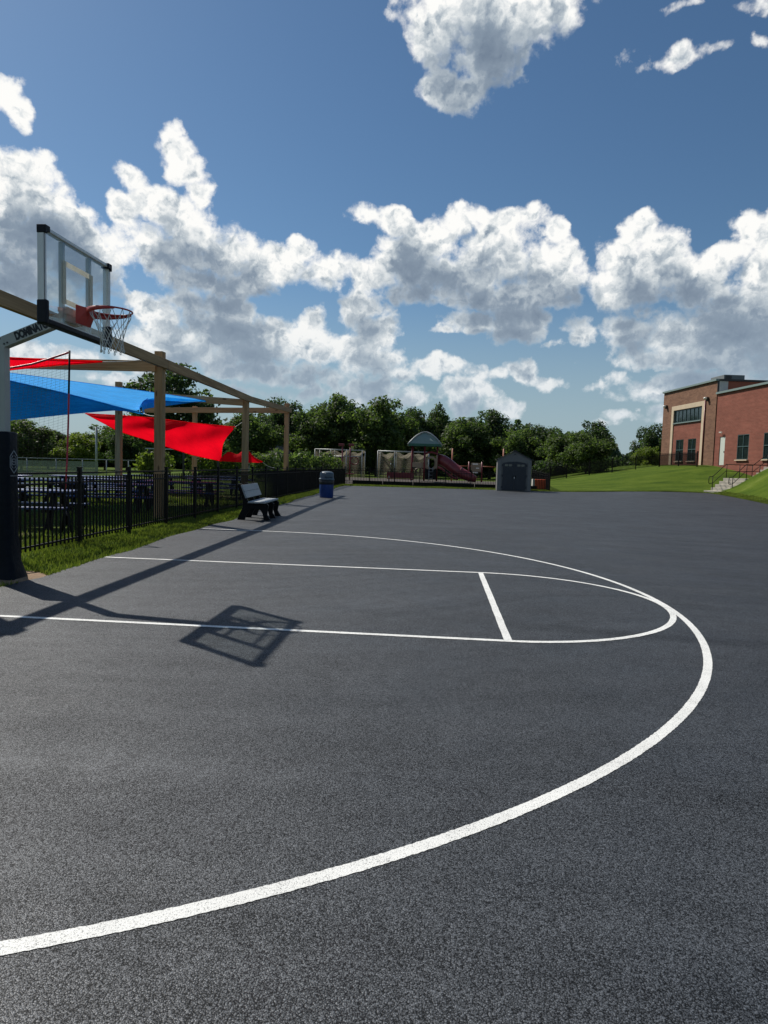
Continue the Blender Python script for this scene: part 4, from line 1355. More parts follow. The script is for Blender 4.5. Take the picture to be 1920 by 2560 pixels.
# ------------------------------------------------------------------ resin shed
def build_shed():
    s = thing('storage_shed', 'grey resin storage shed with slate double doors at the far edge', 'shed', (8.56, 36.35, 0.0), R(-3))
    w, dpt, ze, zp = 2.16, 2.1, 2.02, 2.60
    g = MB()
    g.add([(-w / 2, 0, 0), (w / 2, 0, 0), (w / 2, 0, ze), (0, 0, zp - 0.05), (-w / 2, 0, ze), (-w / 2, dpt, 0), (w / 2, dpt, 0), (w / 2, dpt, ze), (0, dpt, zp - 0.05), (-w / 2, dpt, ze)],
          [(0, 1, 2, 3, 4), (9, 8, 7, 6, 5), (1, 6, 7, 2), (0, 4, 9, 5)])
    g.build('wall', M['shed_grey'], s)
    for sx in (-1, 1):
        rf = MB()
        a, b_ = Vector((0, 0, zp)), Vector((sx * (w / 2 + 0.12), 0, ze - 0.02))
        ridge = [(0, -0.10, zp), (0, dpt + 0.1, zp)]
        eave = [(b_.x, -0.10, b_.z), (b_.x, dpt + 0.1, b_.z)]
        rows = []
        for k in range(7):
            t_ = k / 6
            q = a.lerp(b_, t_)
            rows.append([(q.x, -0.10, q.z), (q.x, dpt + 0.1, q.z)])
            if 0 < k < 6:
                rows.append([(q.x, -0.10, q.z - 0.015), (q.x, dpt + 0.1, q.z - 0.015)])
        rf.grid(rows, smooth=False)
        rf.build('roof', M['shed_roof'], s, solid=0.05)
        MB().box((sx * (w / 2 - 0.13), -0.012, 0.98), (0.24, 0.05, 1.96)).build('corner_panel', M['shed_grey'], s, bevel=0.01)
    for sx in (-1, 1):
        prof = []
        wdo = 0.74
        for k in range(9):
            t_ = k / 8
            prof.append((t_ * wdo, 1.90 - 0.10 * t_ ** 2))
        poly = [(0.008, 0.05), (wdo, 0.05)] + [(x, z) for x, z in reversed(prof)]
        poly = [(max(x, 0.008), z) for x, z in poly]
        mt = Matrix(((sx, 0, 0, 0), (0, 0, -1 if sx > 0 else 1, -0.02 if sx > 0 else -0.06), (0, 1, 0, 0), (0, 0, 0, 1)))
        d = MB().prism(poly, 0.04, mt).build('door', M['shed_navy'], s)
        for k in range(2):
            MB().box((sx * (0.27 + 0.25 * k), -0.066, 1.66), (0.20, 0.02, 0.13)).build('window', M['window'], d)
        for k in range(5):
            MB().box((sx * (0.12 + 0.135 * k), -0.063, 0.80), (0.012, 0.014, 1.42)).build('groove_rib', M['shed_navy'], d)
        MB().box((sx * 0.07, -0.085, 0.92), (0.05, 0.05, 0.16)).build('handle', M['plastic_black'], d, bevel=0.01)
        for z in (0.25, 0.98, 1.66):
            MB().box((sx * 0.765, -0.055, z), (0.06, 0.05, 0.14)).build('hinge', M['shed_navy'], d)
    MB().add([(-0.09, -0.01, 2.33), (0.09, -0.01, 2.33), (0, -0.01, 2.41)], [(0, 1, 2)]).build('gable_vent', M['shed_roof'], s, solid=0.03)
    MB().tube([(-0.03, -0.11, 0.90), (0.03, -0.11, 0.90)], 0.018, 6).box((0, -0.12, 0.85), (0.05, 0.03, 0.07)).build('padlock', M['alu'], s)
build_shed()
bx = thing('equipment_crate', 'orange plastic crate behind the short fence beside the shed', 'crate', (11.0, 41.6, 0))
MB().box((0, 0, 0.38), (0.75, 0.6, 0.72)).build('box', M['orange'], bx, bevel=0.03)
for k in range(3):
    MB().box((-0.22 + 0.22 * k, -0.315, 0.38), (0.05, 0.03, 0.66)).build('rib', M['orange'], bx)
MB().box((-0.47, 0, 0.40), (0.16, 0.55, 0.70)).build('grey_end', M['panel'], bx)
bx.location.z = float(ground_z(11.0, 41.6))

# ------------------------------------------------------------------ playground
rows = []
for k in range(9):
    yy = 41.2 + 24 * k / 8
    rows.append([(xx + 0.4 * math.sin(yy), yy + 0.2 * math.sin(xx), float(ground_z(min(xx, 9.9), yy)) + 0.035) for xx in np.linspace(-9.5, 9.8, 14)])
tag(MB().grid(rows).build('mulch_bed', M['mulch']), 'dark mulch bed under the playground', kind='structure')
kb = thing('timber_border', 'low black plastic border along the front of the playground bed', 'border', (-2.5, 41.0, 0))
for k in range(6):
    x0, x1 = -2.5 + 2.2 * k, -2.5 + 2.2 * k + 2.17
    rel(MB().beam((x0, 41.0 - 0.06 * k, 0.14), (x1, 41.0 - 0.06 * (k + 1), 0.14), 0.12, 0.28), kb).build('timber', M['plastic_black'], kb, bevel=0.02)
def build_play():
    p = thing('play_structure', 'maroon and tan playground structure with green roof and tube slide', 'play structure', (2.4, 54.9, 0.1))
    B = lambda mb, name, mat, par=p, **k: mb.build(name, mat, par, **k)
    posts = [(-1.15, -0.7), (0.0, -0.95), (1.15, -0.7), (-1.15, 1.0), (1.15, 1.0)]
    for i, (x, y) in enumerate(posts):
        B(MB().tube([(x, y, 0), (x, y, 3.35 if i != 1 else 3.3)], 0.085, 10), 'post', M['play_maroon'])
    # barrel-hipped roof
    rows = []
    for k in range(13):
        t_ = -1 + 2 * k / 12
        z = 3.30 + 1.18 * (1 - abs(t_) ** 1.7)
        half = 1.25 * (0.35 + 0.65 * (abs(t_)))
        rows.append([(1.52 * t_, -half, z), (1.52 * t_, -half * 0.5, z + 0.04), (1.52 * t_, 0, z + 0.06), (1.52 * t_, half * 0.5, z + 0.04), (1.52 * t_, half, z)])
    rf = B(MB().grid(rows), 'roof', M['play_roof'], solid=0.04)
    B(MB().box((0, -1.24, 3.27), (3.1, 0.06, 0.22)).box((0, 1.24, 3.27), (3.1, 0.06, 0.22)).box((-1.52, 0, 3.27), (0.06, 2.4, 0.22)).box((1.52, 0, 3.27), (0.06, 2.4, 0.22)), 'roof_edge', M['play_green'], rf)
    gb = MB()
    for sx in (-1.26, 1.26):
        gb.add([(1.5 * t_, sx * 0.97, 3.38) for t_ in (-1, 1)] + [(1.5 * t_, sx * 0.97 * (0.35 + 0.65 * abs(t_)), 3.30 + 1.16 * (1 - abs(t_) ** 1.7)) for t_ in (0.75, 0.5, 0.25, 0, -0.25, -0.5, -0.75)], [tuple(range(9))])
    B(gb, 'roof_gable', M['play_roof'], rf)
    B(MB().tube([(1.55 * t_, -1.25 * (0.35 + 0.65 * abs(t_)) - 0.04, 3.30 + 1.18 * (1 - abs(t_) ** 1.7)) for t_ in np.linspace(-1, 1, 15)], 0.06, 6), 'roof_rim', M['galv'], rf)
    B(MB().box((0, 0.1, 1.15), (2.3, 1.9, 0.10)), 'deck', M['plastic_black'])
    pn = []
    for k in range(17):
        a = math.pi * k / 16
        pn.append((0.58 * math.cos(a), 1.85 + 0.42 * math.sin(a)))
    mt = Matrix(((1, 0, 0, 0.6), (0, 0, -1, -0.82), (0, 1, 0, 0), (0, 0, 0, 1)))
    ring_o = [(0.58 * math.cos(a) * (1 if math.sin(a) > -0.2 else 1), 1.62 + 0.66 * math.sin(a)) for a in np.linspace(0, 2 * math.pi, 28, endpoint=False)]
    ring_i = [(0.36 * math.cos(a), 1.62 + 0.46 * math.sin(a)) for a in np.linspace(0, 2 * math.pi, 28, endpoint=False)]
    rp = MB()
    for i in range(28):
        j = (i + 1) % 28
        rp.add([(ring_o[i][0] + 0.6, -0.84, ring_o[i][1]), (ring_o[j][0] + 0.6, -0.84, ring_o[j][1]), (ring_i[j][0] + 0.6, -0.84, ring_i[j][1]), (ring_i[i][0] + 0.6, -0.84, ring_i[i][1])], [(0, 1, 2, 3)])
    B(rp, 'round_panel', M['play_tan'], solid=0.06)
    B(MB().tube([(0.02, -0.9, 2.45), (0.3, -0.9, 2.58), (0.6, -0.9, 2.64), (0.9, -0.9, 2.58), (1.18, -0.9, 2.45)], 0.09, 8), 'arch', M['play_maroon'])
    B(MB().box((-0.6, -0.8, 1.45), (1.0, 0.06, 0.45)), 'side_panel', M['play_tan'], bevel=0.03)
    B(MB().box((0.6, -0.86, 0.62), (1.0, 0.05, 0.95)), 'climbing_wall', M['plastic_black'], bevel=0.02)
    ld = MB()
    for x in (0.45, 0.8):
        ld.tube([(x, -1.25, 0.0), (x, -1.05, 1.3)], 0.025, 6)
    for k in range(4):
        ld.tube([(0.45, -1.22 + 0.045 * k, 0.25 + 0.3 * k), (0.8, -1.22 + 0.045 * k, 0.25 + 0.3 * k)], 0.02, 6)
    B(ld, 'ladder', M['galv'])
    B(MB().tube([(-0.95, -1.15, 0.75), (-0.75, -1.2, 1.1), (-0.35, -1.22, 1.2), (-0.1, -1.2, 1.05)], 0.035, 6), 'grab_bar', M['play_tan'])
    for s in (0.05, 1.12):
        B(MB().box((s, -0.95, 1.75), (0.14, 0.08, 1.25)), 'side_plate', M['play_tan'], bevel=0.03)
    pts = [(1.2, -0.1, 2.05), (1.7, -0.2, 1.92), (2.2, -0.4, 1.62), (2.7, -0.6, 1.22), (3.2, -0.8, 0.90), (3.7, -0.95, 0.66), (4.3, -1.05, 0.42), (4.75, -1.1, 0.28)]
    B(MB().tube(pts, [0.50, 0.51, 0.51, 0.50, 0.49, 0.46, 0.38, 0.28], 16), 'tube_slide', M['play_slide'])
    for k in (2, 4):
        q = pts[k]
        rg = MB().tube([(q[0] + 0.52 * math.cos(a) * 0.42, q[1] + 0.52 * math.sin(a), q[2] + 0.52 * math.cos(a) * 0.9) for a in np.linspace(0, 2 * math.pi, 18, endpoint=False)], 0.03, 6, closed=True)
        B(rg, 'slide_joint', M['play_maroon'])
    ch = [(1.25, -1.3, 1.22), (1.6, -1.35, 1.1), (2.0, -1.4, 0.78), (2.4, -1.45, 0.45), (2.75, -1.5, 0.26), (3.1, -1.55, 0.22)]
    rows = []
    for dy, dz in ((-0.28, 0.20), (-0.26, 0.02), (0, -0.03), (0.26, 0.02), (0.28, 0.20)):
        rows.append([(x, y + dy, z + dz) for x, y, z in ch])
    B(MB().grid(rows), 'open_slide', M['play_slide'], solid=0.04)
    # second small unit on the right of the slide
    for x in (3.55, 4.75):
        B(MB().tube([(x + 0.6, 1.0, 0), (x + 0.6, 1.0, 1.9)], 0.075, 8), 'post', M['play_maroon'])
    B(MB().box((4.8, 0.95, 1.35), (0.95, 0.06, 0.85)), 'game_panel', M['play_tan'], bevel=0.02)
    B(MB().box((4.72, 0.90, 1.68), (0.5, 0.02, 0.14)).box((4.75, 0.90, 0.9), (0.5, 0.02, 0.14)).box((4.95, 0.90, 1.3), (0.3, 0.02, 0.10)), 'game_bars', M['lamp'])
build_play()
for nm, x, y, h_, lb in (('goal_post', 5.05, 60.0, 3.3, 'thin orange post rising behind the tube slide'), ('goal_post', 10.1, 60.0, 3.4, 'thin orange post rising just left of the grey shed')):
    t_ = thing(nm, lb, 'post', (x, y, 0))
    MB().tube([(0, 0, 0), (0, 0, h_)], 0.07, 8).build('shaft', M['orange_rust'], t_)
    MB().tube([(-0.1 if x > 6 else 0.0, 0, 1.55), (-2.4 if x > 6 else 2.4, 0, 1.60)], 0.04, 6).build('crossbar', M['orange_rust'], t_)
def play_bench():
    b = thing('playground_bench', 'low dark bench just inside the far fence by the playground', 'bench', (0.9, 42.0, 0))
    MB().box((0, 0.22, 0.72), (2.0, 0.05, 0.42)).build('backrest', M['play_maroon'], b)
    MB().box((0, 0, 0.45), (2.0, 0.4, 0.05)).build('seat', M['play_maroon'], b)
    for x in (-0.85, 0.85):
        MB().tube([(x, -0.15, 0), (x, -0.15, 0.45), (x, 0.2, 0.45), (x, 0.24, 0.9)], 0.03, 6).tube([(x, 0.2, 0), (x, 0.2, 0.45)], 0.03, 6).build('leg', M['galv'], b)
play_bench()
def climber():
    c = thing('climbing_frame', 'spindly maroon climbing frame in front of the left net cage', 'climbing frame', (-4.6, 52.5, 0))
    for x in (-0.35, 0.35):
        MB().tube([(x, 0, 0), (x, 0, 3.1)], 0.06, 8).build('post', M['play_maroon'], c)
    MB().tube([(-1.5, 0, 2.1), (1.5, 0, 2.15)], 0.04, 6).tube([(-1.5, 0, 2.1), (-1.5, 0, 1.5)], 0.03, 6).build('crossbar', M['galv'], c)
    MB().tube([(0.75 + 0.36 * math.cos(a), 0, 1.75 + 0.34 * math.sin(a)) for a in np.linspace(0, 2 * math.pi, 20, endpoint=False)], 0.045, 6, closed=True).build('hoop', M['play_maroon'], c)
    MB().box((0, -0.1, 0.55), (1.5, 0.6, 0.12)).build('platform', M['play_maroon'], c, bevel=0.04)
    for x in (-0.45, 0.45):
        MB().box((x, 0, 3.15), (0.5, 0.2, 0.22)).build('finial', M['play_maroon'], c, bevel=0.03)
    for k in range(4):
        MB().tube([(-0.75, -0.2, 0.7 + 0.3 * k), (-0.45 + 0.1 * (k % 2), -0.1, 0.8 + 0.3 * k)], 0.04, 6).build('climbing_grip', M['galv'], c)
climber()
def cage(x0, x1, y, z, dep, lb):
    c = thing('batting_cage', lb, 'batting cage', ((x0 + x1) / 2, y, 0), group='net cages behind the playground')
    w = (x1 - x0) / 2
    xs = [-w, -w / 3, w / 3, w]
    for yy in (0, dep):
        for x in xs:
            MB().tube([(x, yy, -0.3), (x, yy, z)], 0.05, 6).build('post', M['galv'], c)
        MB().tube([(-w, yy, z), (w, yy, z)], 0.045, 6).build('top_rail', M['galv'], c)
    for x in (-w, w):
        MB().tube([(x, 0, z), (x, dep, z)], 0.045, 6).build('top_rail', M['galv'], c)
    nt = MB()
    n = 36
    def sagz(u):
        q = (u * 3) % 1.0
        return 0.12 + 0.62 * 4 * q * (1 - q)
    top = []
    for r in range(7):
        v = r / 6
        top.append([(-w + 2 * w * i / n, 0.2 + (dep - 0.4) * v, z - sagz(i / n) * (0.75 + 0.35 * math.sin(v * 7)) - 0.1 * math.sin(i * 0.9 + r)) for i in range(n + 1)])
    nt.grid(top)
    front = []
    for r in range(9):
        v = r / 8
        front.append([(-w + 2 * w * i / n + 0.25 * v * (i / n) , 0.2 - 0.25 * v + 0.12 * math.sin(i * 0.8 + 2 * v), (z - sagz(i / n) * 0.75) * (1 - v)) for i in range(n + 1)])
    nt.grid(front)
    nt.grid([[(-w, 0.2 + (dep - 0.4) * k / 6, (z - 0.3 - 0.4 * math.sin(math.pi * k / 6)) * (1 - v)) for k in range(7)] for v in (0, 0.5, 1)])
    nt.grid([[(w, 0.2 + (dep - 0.4) * k / 6, (z - 0.3 - 0.4 * math.sin(math.pi * k / 6)) * (1 - v)) for k in range(7)] for v in (0, 0.5, 1)])
    nt.build('netting', M['cage_net'], c)
cage(-9.95, -4.7, 66.0, 3.0, 3.0, 'left pipe-framed cage with tan netting behind the playground')
cage(-3.0, 2.6, 66.4, 3.0, 3.0, 'right pipe-framed cage with tan netting left of the green roof')

# ------------------------------------------------------------------ far fences, poles, house
def at(az, dist, z=0.0):
    a = R(az)
    return (CAM.x + dist * math.sin(a), CAM.y + dist * math.cos(a), z)
def ballfield():
    f = thing('ballfield_fence', 'low ballfield fence with green windscreen on the far left', 'fence', at(-30, 42))
    a, b_ = Vector(at(-37, 40)), Vector(at(-22.5, 52))
    for k in range(9):
        q = a.lerp(b_, k / 8)
        rel(MB().tube([(q.x, q.y, 0), (q.x, q.y, 1.25)], 0.03, 6), f).build('post', M['galv'], f)
    rel(MB().tube([a + Vector((0, 0, 1.25)), b_ + Vector((0, 0, 1.25))], 0.025, 6), f).build('top_rail', M['galv'], f)
    m1, m2 = a.lerp(b_, 0.0), a.lerp(b_, 0.58)
    rel(MB().grid([[m1 + Vector((0, 0, 1.12)), m2 + Vector((0, 0, 1.12))], [m1 + Vector((0, 0, 0.05)), m2 + Vector((0, 0, 0.05))]]), f).build('windscreen', M['screen'], f)
ballfield()
def pole(name, lb, cat, az, dist, h_, r, mat, lamp=False, arm=False):
    x, y, z = at(az, dist)
    z = float(ground_z(x, y))
    p = thing(name, lb, cat, (x, y, z))
    MB().tube([(0, 0, -0.2), (0, 0, h_)], [r, r * 0.7], 8).build('shaft', mat, p)
    if arm:
        MB().box((0, 0, h_ - 0.25), (0.9, 0.07, 0.07)).build('cross_arm', mat, p)
    if lamp:
        MB().box((-0.05, 0, h_ + 0.06), (0.42, 0.3, 0.14)).build('lamp_head', M['lamp'], p, bevel=0.04)
pole('utility_pole', 'slim grey pole among the trees left of the back timber post', 'pole', -27.8, 60, 3.9, 0.12, M['galv'])
pole('utility_pole', 'tall thin pole with cross arm left of the brick building', 'pole', 15.74, 92, 3.25, 0.085, M['galv'], arm=True)
pole('street_lamp', 'short white-headed lamp post next to the brick building corner', 'street lamp', 16.62, 88, 2.15, 0.11, M['galv'], lamp=True)
def yellow_gate():
    x, y, _ = at(16.72, 78)
    g = thing('yellow_gate', 'small yellow pipe gate behind the hill fence', 'gate', (x, y, float(ground_z(x, y))))
    MB().tube([(-0.45, 0, 0), (-0.45, 0, 1.0), (-0.35, 0, 1.15), (0.1, 0, 1.15), (0.2, 0, 1.0), (0.2, 0, 0)], 0.06, 8).build('pipe_frame', M['yellow'], g)
yellow_gate()
def house():
    x, y, _ = at(-14.6, 88)
    h = thing('distant_house', 'small far house with grey roof among the trees', 'house', (x, y, 0), R(10))
    MB().box((0, 0, 1.2), (7, 5, 2.4)).build('wall', M['panel'], h)
    rf = MB().add([(-4, -3, 2.35), (4, -3, 2.35), (4, 3, 2.35), (-4, 3, 2.35), (-1.2, 0, 4.3), (1.2, 0, 4.3)], [(0, 1, 5, 4), (1, 2, 5), (2, 3, 4, 5), (3, 0, 4)])
    rf.build('roof', M['roof_tile'], h)
house()
def far_bar():
    x, y, _ = at(-22.3, 50)
    g = thing('pull_up_bars', 'dark metal frame with flat top bar between timber posts on the lawn', 'frame', (x, y, 0))
    for dx in (-1.5, 1.0, 3.5):
        MB().box((dx, 0, 1.05), (0.12, 0.12, 2.1)).build('post', M['trim_dark'], g)
    MB().box((1.0, 0, 2.12), (5.6, 0.15, 0.08)).build('top_bar', M['galv'], g)
far_bar()

# ------------------------------------------------------------------ trees
def crown_mesh(name, seed, rx, ry, rz, lobes, per_lobe, leaf, droop=0.15, conical=0.0):
    """crown of leaf clumps: many small bent faces spread over overlapping lobes, radius about 1 scaled by rx, ry, rz"""
    g = np.random.default_rng(seed)
    cs, rs = [], []
    for k in range(lobes):
        u = g.normal(size=3)
        u /= np.linalg.norm(u)
        rad = g.uniform(0.10, 0.92) ** 0.6
        c = u * rad
        if conical:
            hgt = (c[2] + 1) / 2
            c[:2] *= (1 - conical * hgt)
        cs.append(c)
        rs.append((0.40 - 0.22 * rad + g.uniform(-0.06, 0.08)) * (1 - 0.35 * conical * (c[2] + 1) / 2))
    V, F = [], []
    for c, r in zip(cs, rs):
        n = int(per_lobe * (r / 0.3) ** 2)
        d = g.normal(size=(n, 3))
        d /= np.linalg.norm(d, axis=1)[:, None]
        rad = r * (g.uniform(0.45, 1.08, size=n)) [:, None]
        pos = (c + d * rad) * np.array([rx, ry, rz])
        nrm = d + g.normal(size=(n, 3)) * 0.75 + np.array([0, 0, 0.25])
        nrm /= np.linalg.norm(nrm, axis=1)[:, None]
        t1 = np.cross(nrm, g.normal(size=(n, 3)))
        t1 /= np.linalg.norm(t1, axis=1)[:, None]
        t2 = np.cross(nrm, t1)
        s = leaf * g.uniform(0.55, 1.35, size=(n, 1))
        wv = g.uniform(0.45, 0.8, size=(n, 1))
        dz = np.array([0, 0, -1.0]) * s * droop
        quad = np.stack([pos - t1 * s, pos + t2 * s * wv + dz * 0.3 + nrm * s * 0.15, pos + t1 * s + dz, pos - t2 * s * wv], 1)
        V.append(quad.reshape(-1, 3))
    V = np.concatenate(V)
    F = np.arange(len(V)).reshape(-1, 4)
    return np_mesh(name, V, F)

def trunk_mb(h_, r, seed, spread):
    g = random.Random(seed)
    mb = MB()
    pts = [(g.uniform(-0.04, 0.04) * h_ * k / 6, g.uniform(-0.04, 0.04) * h_ * k / 6, h_ * k / 6) for k in range(7)]
    mb.tube(pts, [r * (1.25 if k == 0 else 1 - 0.13 * k) for k in range(7)], 8)
    for k in range(7):
        i = g.randint(2, 5)
        a = g.uniform(0, 2 * math.pi)
        b0 = Vector(pts[i])
        ln = spread * g.uniform(0.5, 0.85)
        e = b0 + Vector((math.cos(a) * ln, math.sin(a) * ln, ln * g.uniform(0.5, 1.0)))
        mb.tube([b0, b0.lerp(e, 0.5) + Vector((0, 0, 0.1)), e], [r * 0.45, r * 0.3, r * 0.1], 6)
    return mb

PROTO = {}
def proto(kind):
    if kind not in PROTO:
        sd = {'a': 11, 'b': 12, 'c': 13, 'd': 14, 'e': 15}[kind]
        lob, per, con = {'a': (46, 330, 0.0), 'b': (54, 330, 0.0), 'c': (40, 350, 0.15), 'd': (52, 330, 0.55), 'e': (60, 280, 0.1)}[kind]
        PROTO[kind] = (crown_mesh('crown', sd, 1, 1, 1, lob, per, 0.043, conical=con), trunk_mb(1.0, 0.028, sd, 0.30).mesh('trunk'))
    return PROTO[kind]
def tree(name, lb, az, dist, height, width, kind='a', mat='leaf_a', low=0.12, group='trees along the far edge of the field'):
    x, y, _ = at(az, dist)
    z = float(ground_z(x, y)) if dist < 70 else 0.0
    t = thing(name, lb, 'tree', (x, y, z), random.uniform(0, 6.28), group)
    cm, tm = proto(kind)
    me_c = PROTO.get((kind, mat))
    if me_c is None:
        me_c = cm.copy()
        me_c.materials.clear()
        me_c.materials.append(M[mat])
        PROTO[kind, mat] = me_c
    c = link('crown', me_c, None, t)
    hz = height * (1 - low) / 2
    width *= 1.28
    c.scale = (width / 2 / 1.05, width / 2 / 1.05, hz / 1.05)
    c.location = (0, 0, height * low + hz)
    k = link('trunk', tm, M['bark'], t)
    k.scale = (height * 0.72, height * 0.72, height * 0.72)
TREES = [
    # az, dist, height, width, kind, leaf, label
    (-35.5, 72, 5.4, 6.0, 'a', 'leaf_b', 'dark rounded tree at the left frame edge, behind the padded pole'),
    (-33.0, 66, 4.6, 5.0, 'b', 'leaf_a', 'leafy green tree just right of the pole pad'),
    (-31.2, 80, 4.5, 6.0, 'c', 'leaf_b', 'dark tree left of the red net pole'),
    (-29.2, 64, 3.5, 3.6, 'b', 'leaf_c', 'bright yellow-green tree just right of the red net pole'),
    (-27.2, 82, 5.2, 6.0, 'e', 'leaf_a', 'loose green tree left of the back timber post'),
    (-25.6, 74, 4.6, 4.2, 'a', 'leaf_b', 'small dark tree behind the back timber post'),
    (-22.4, 60, 9.3, 7.0, 'b', 'leaf_b', 'tall dark round-topped tree rising above the sails behind the nearest post'),
    (-18.6, 88, 6.6, 7.0, 'a', 'leaf_b', 'dark tree behind the red sail and left of the middle post'),
    (-15.8, 80, 7.4, 6.5, 'e', 'leaf_a', 'ragged tree directly behind the middle front post'),
    (-13.2, 90, 9.9, 6.0, 'b', 'leaf_b', 'dark tree behind the farthest front post'),
    (-10.7, 86, 9.0, 6.5, 'c', 'leaf_a', 'green tree just right of the farthest timber post'),
    (-8.4, 88, 10.9, 7.0, 'e', 'leaf_a', 'tall green tree above the left netted cage'),
    (-5.2, 84, 10.2, 8.0, 'a', 'leaf_a', 'wide green tree between the two netted cages'),
    (-2.2, 90, 9.2, 6.0, 'b', 'leaf_b', 'dark tree behind the right netted cage'),
    (-0.2, 94, 10.0, 5.0, 'd', 'leaf_a', 'pointed tree directly above the green playground roof'),
    (2.0, 86, 8.2, 7.0, 'c', 'leaf_a', 'green tree right of the playground roof'),
    (4.4, 88, 9.3, 6.5, 'e', 'leaf_b', 'dark tree above the tube slide end'),
    (6.6, 82, 6.6, 5.5, 'a', 'leaf_a', 'green tree just left of the grey shed'),
    (8.5, 84, 6.9, 6.0, 'b', 'leaf_b', 'dark tree directly behind the grey shed'),
    (10.4, 78, 6.2, 5.0, 'c', 'leaf_a', 'green tree just right of the grey shed'),
    (12.6, 92, 8.3, 5.6, 'e', 'leaf_b', 'tall dark tree behind the bushy tree on the bank'),
    (12.2, 70, 5.6, 4.6, 'a', 'leaf_a', 'full bushy tree behind the hill fence right of the shed'),
    (17.1, 88, 7.4, 4.0, 'b', 'leaf_b', 'dark tree showing at the left corner of the brick building'),
    (17.0, 76, 4.6, 3.0, 'c', 'leaf_c', 'low yellow-green tree at the corner of the brick building'),
    (6.2, 66, 2.9, 2.6, 'b', 'leaf_c', 'low yellow-green shrub-like tree beside the orange post'),
]
for az, dist, hh, ww, kind, lf, lb in TREES:
    tree('pine_tree' if kind == 'd' else 'broadleaf_tree', lb, az, dist, hh, ww, kind, lf)

def woodland():
    """the wood behind them that reads as one mass"""
    g = np.random.default_rng(5)
    az = np.linspace(-38, 21, 140)
    el = np.interp(az, [-38, -34.4, -31, -29.7, -27, -25.5, -20, -16, -13, -9.4, -6, -0.4, 3.9, 8.9, 11, 13.2, 14.6, 15.6, 16.8, 21], [2.6, 2.4, 1.7, 1.3, 1.8, 2.0, 3.0, 3.8, 4.4, 5.2, 5.2, 4.5, 4.3, 3.5, 3.2, 3.2, 1.6, 1.4, 2.8, 2.8])
    V = []
    for a, e in zip(az, el):
        for k in range(3):
            dist = g.uniform(100, 118)
            H = math.tan(R(e * g.uniform(0.72, 1.02))) * dist + 1.4
            x, y, _ = at(a + g.uniform(-0.3, 0.3), dist)
            nn = 170
            d = g.normal(size=(nn, 3))
            d /= np.linalg.norm(d, axis=1)[:, None]
            d[:, 1] = -np.abs(d[:, 1])
            pos = np.array([x, y, H * 0.5]) + d * np.array([1.7, 1.7, H * 0.52]) * g.uniform(0.75, 1.04, size=(nn, 1))
            nrm = d + g.normal(size=(nn, 3)) * 0.7
            nrm /= np.linalg.norm(nrm, axis=1)[:, None]
            t1 = np.cross(nrm, g.normal(size=(nn, 3)))
            t1 /= np.linalg.norm(t1, axis=1)[:, None]
            t2 = np.cross(nrm, t1)
            s = 0.42 * g.uniform(0.5, 1.3, size=(nn, 1))
            V.append(np.stack([pos - t1 * s, pos + t2 * s * 0.7, pos + t1 * s, pos - t2 * s * 0.7], 1).reshape(-1, 3))
    V = np.concatenate(V)
    tag(link('woodland', np_mesh('woodland', V, np.arange(len(V)).reshape(-1, 4)), M['leaf_far']), 'dense green wood along the horizon behind the nearer trees', kind='stuff')
woodland()

def hedge(name, lb, pts, h_, w_, n, mat, leaf=0.10, group=None):
    g = np.random.default_rng(len(lb))
    pts = [Vector(q) for q in pts]
    V = []
    tot = sum((b - a).length for a, b in zip(pts, pts[1:]))
    for a, b in zip(pts, pts[1:]):
        m_ = int(n * (b - a).length / tot)
        t_ = g.uniform(0, 1, m_)[:, None]
        base = np.array(a)[None] * (1 - t_) + np.array(b)[None] * t_
        d = g.normal(size=(m_, 3))
        d /= np.linalg.norm(d, axis=1)[:, None]
        lump = 1 + 0.22 * np.sin(base[:, :1] * 1.9 + base[:, 1:2] * 1.3) + 0.12 * np.sin(base[:, :1] * 4.3)
        pos = base + d * np.array([w_, w_, h_ / 2]) * g.uniform(0.7, 1.05, (m_, 1)) * lump + np.array([0, 0, h_ / 2])
        nrm = d + g.normal(size=(m_, 3)) * 0.7
        nrm /= np.linalg.norm(nrm, axis=1)[:, None]
        t1 = np.cross(nrm, g.normal(size=(m_, 3)))
        t1 /= np.linalg.norm(t1, axis=1)[:, None]
        t2 = np.cross(nrm, t1)
        s = leaf * g.uniform(0.6, 1.3, (m_, 1))
        V.append(np.stack([pos - t1 * s, pos + t2 * s * 0.7, pos + t1 * s, pos - t2 * s * 0.7], 1).reshape(-1, 3))
    V = np.concatenate(V)
    o0 = np.array(pts[0])
    h = thing(name, lb, 'hedge' if 'hedge' in name else 'bush', tuple(pts[0]), group=group)
    link('foliage', np_mesh('foliage', V - o0, np.arange(len(V)).reshape(-1, 4)), M[mat], h)
    st = MB()
    for k in range(5):
        q = pts[0].lerp(pts[-1], (k + 0.5) / 5)
        st.tube([(q.x, q.y, q.z), (q.x + 0.05, q.y, q.z + h_ * 0.6)], 0.03, 5)
    rel(st, h).build('stem', M['bark'], h)
hedge('vine_hedge', 'leafy vine hedge rising behind the far stretch of the side fence', [at(-15.5, 50), at(-11.5, 54), at(-8.7, 58)], 2.2, 0.9, 5200, 'leaf_a', 0.13)
hedge('leafy_bush', 'sunlit yellow-green bush left of the nearest timber post', [at(-24.2, 46), at(-22.9, 46)], 2.1, 0.9, 2000, 'leaf_c', 0.12)
hedge('leafy_bush', 'yellow-green bush between the timber posts under the red sail', [at(-20.3, 52), at(-16.8, 54)], 1.9, 0.8, 2600, 'leaf_c', 0.12)
hedge('leafy_bush', 'low dark bush beyond the hill fence right of the shed', [at(8.6, 74, 0.3), at(11.5, 76, 0.5)], 2.0, 1.0, 2400, 'leaf_b', 0.14)
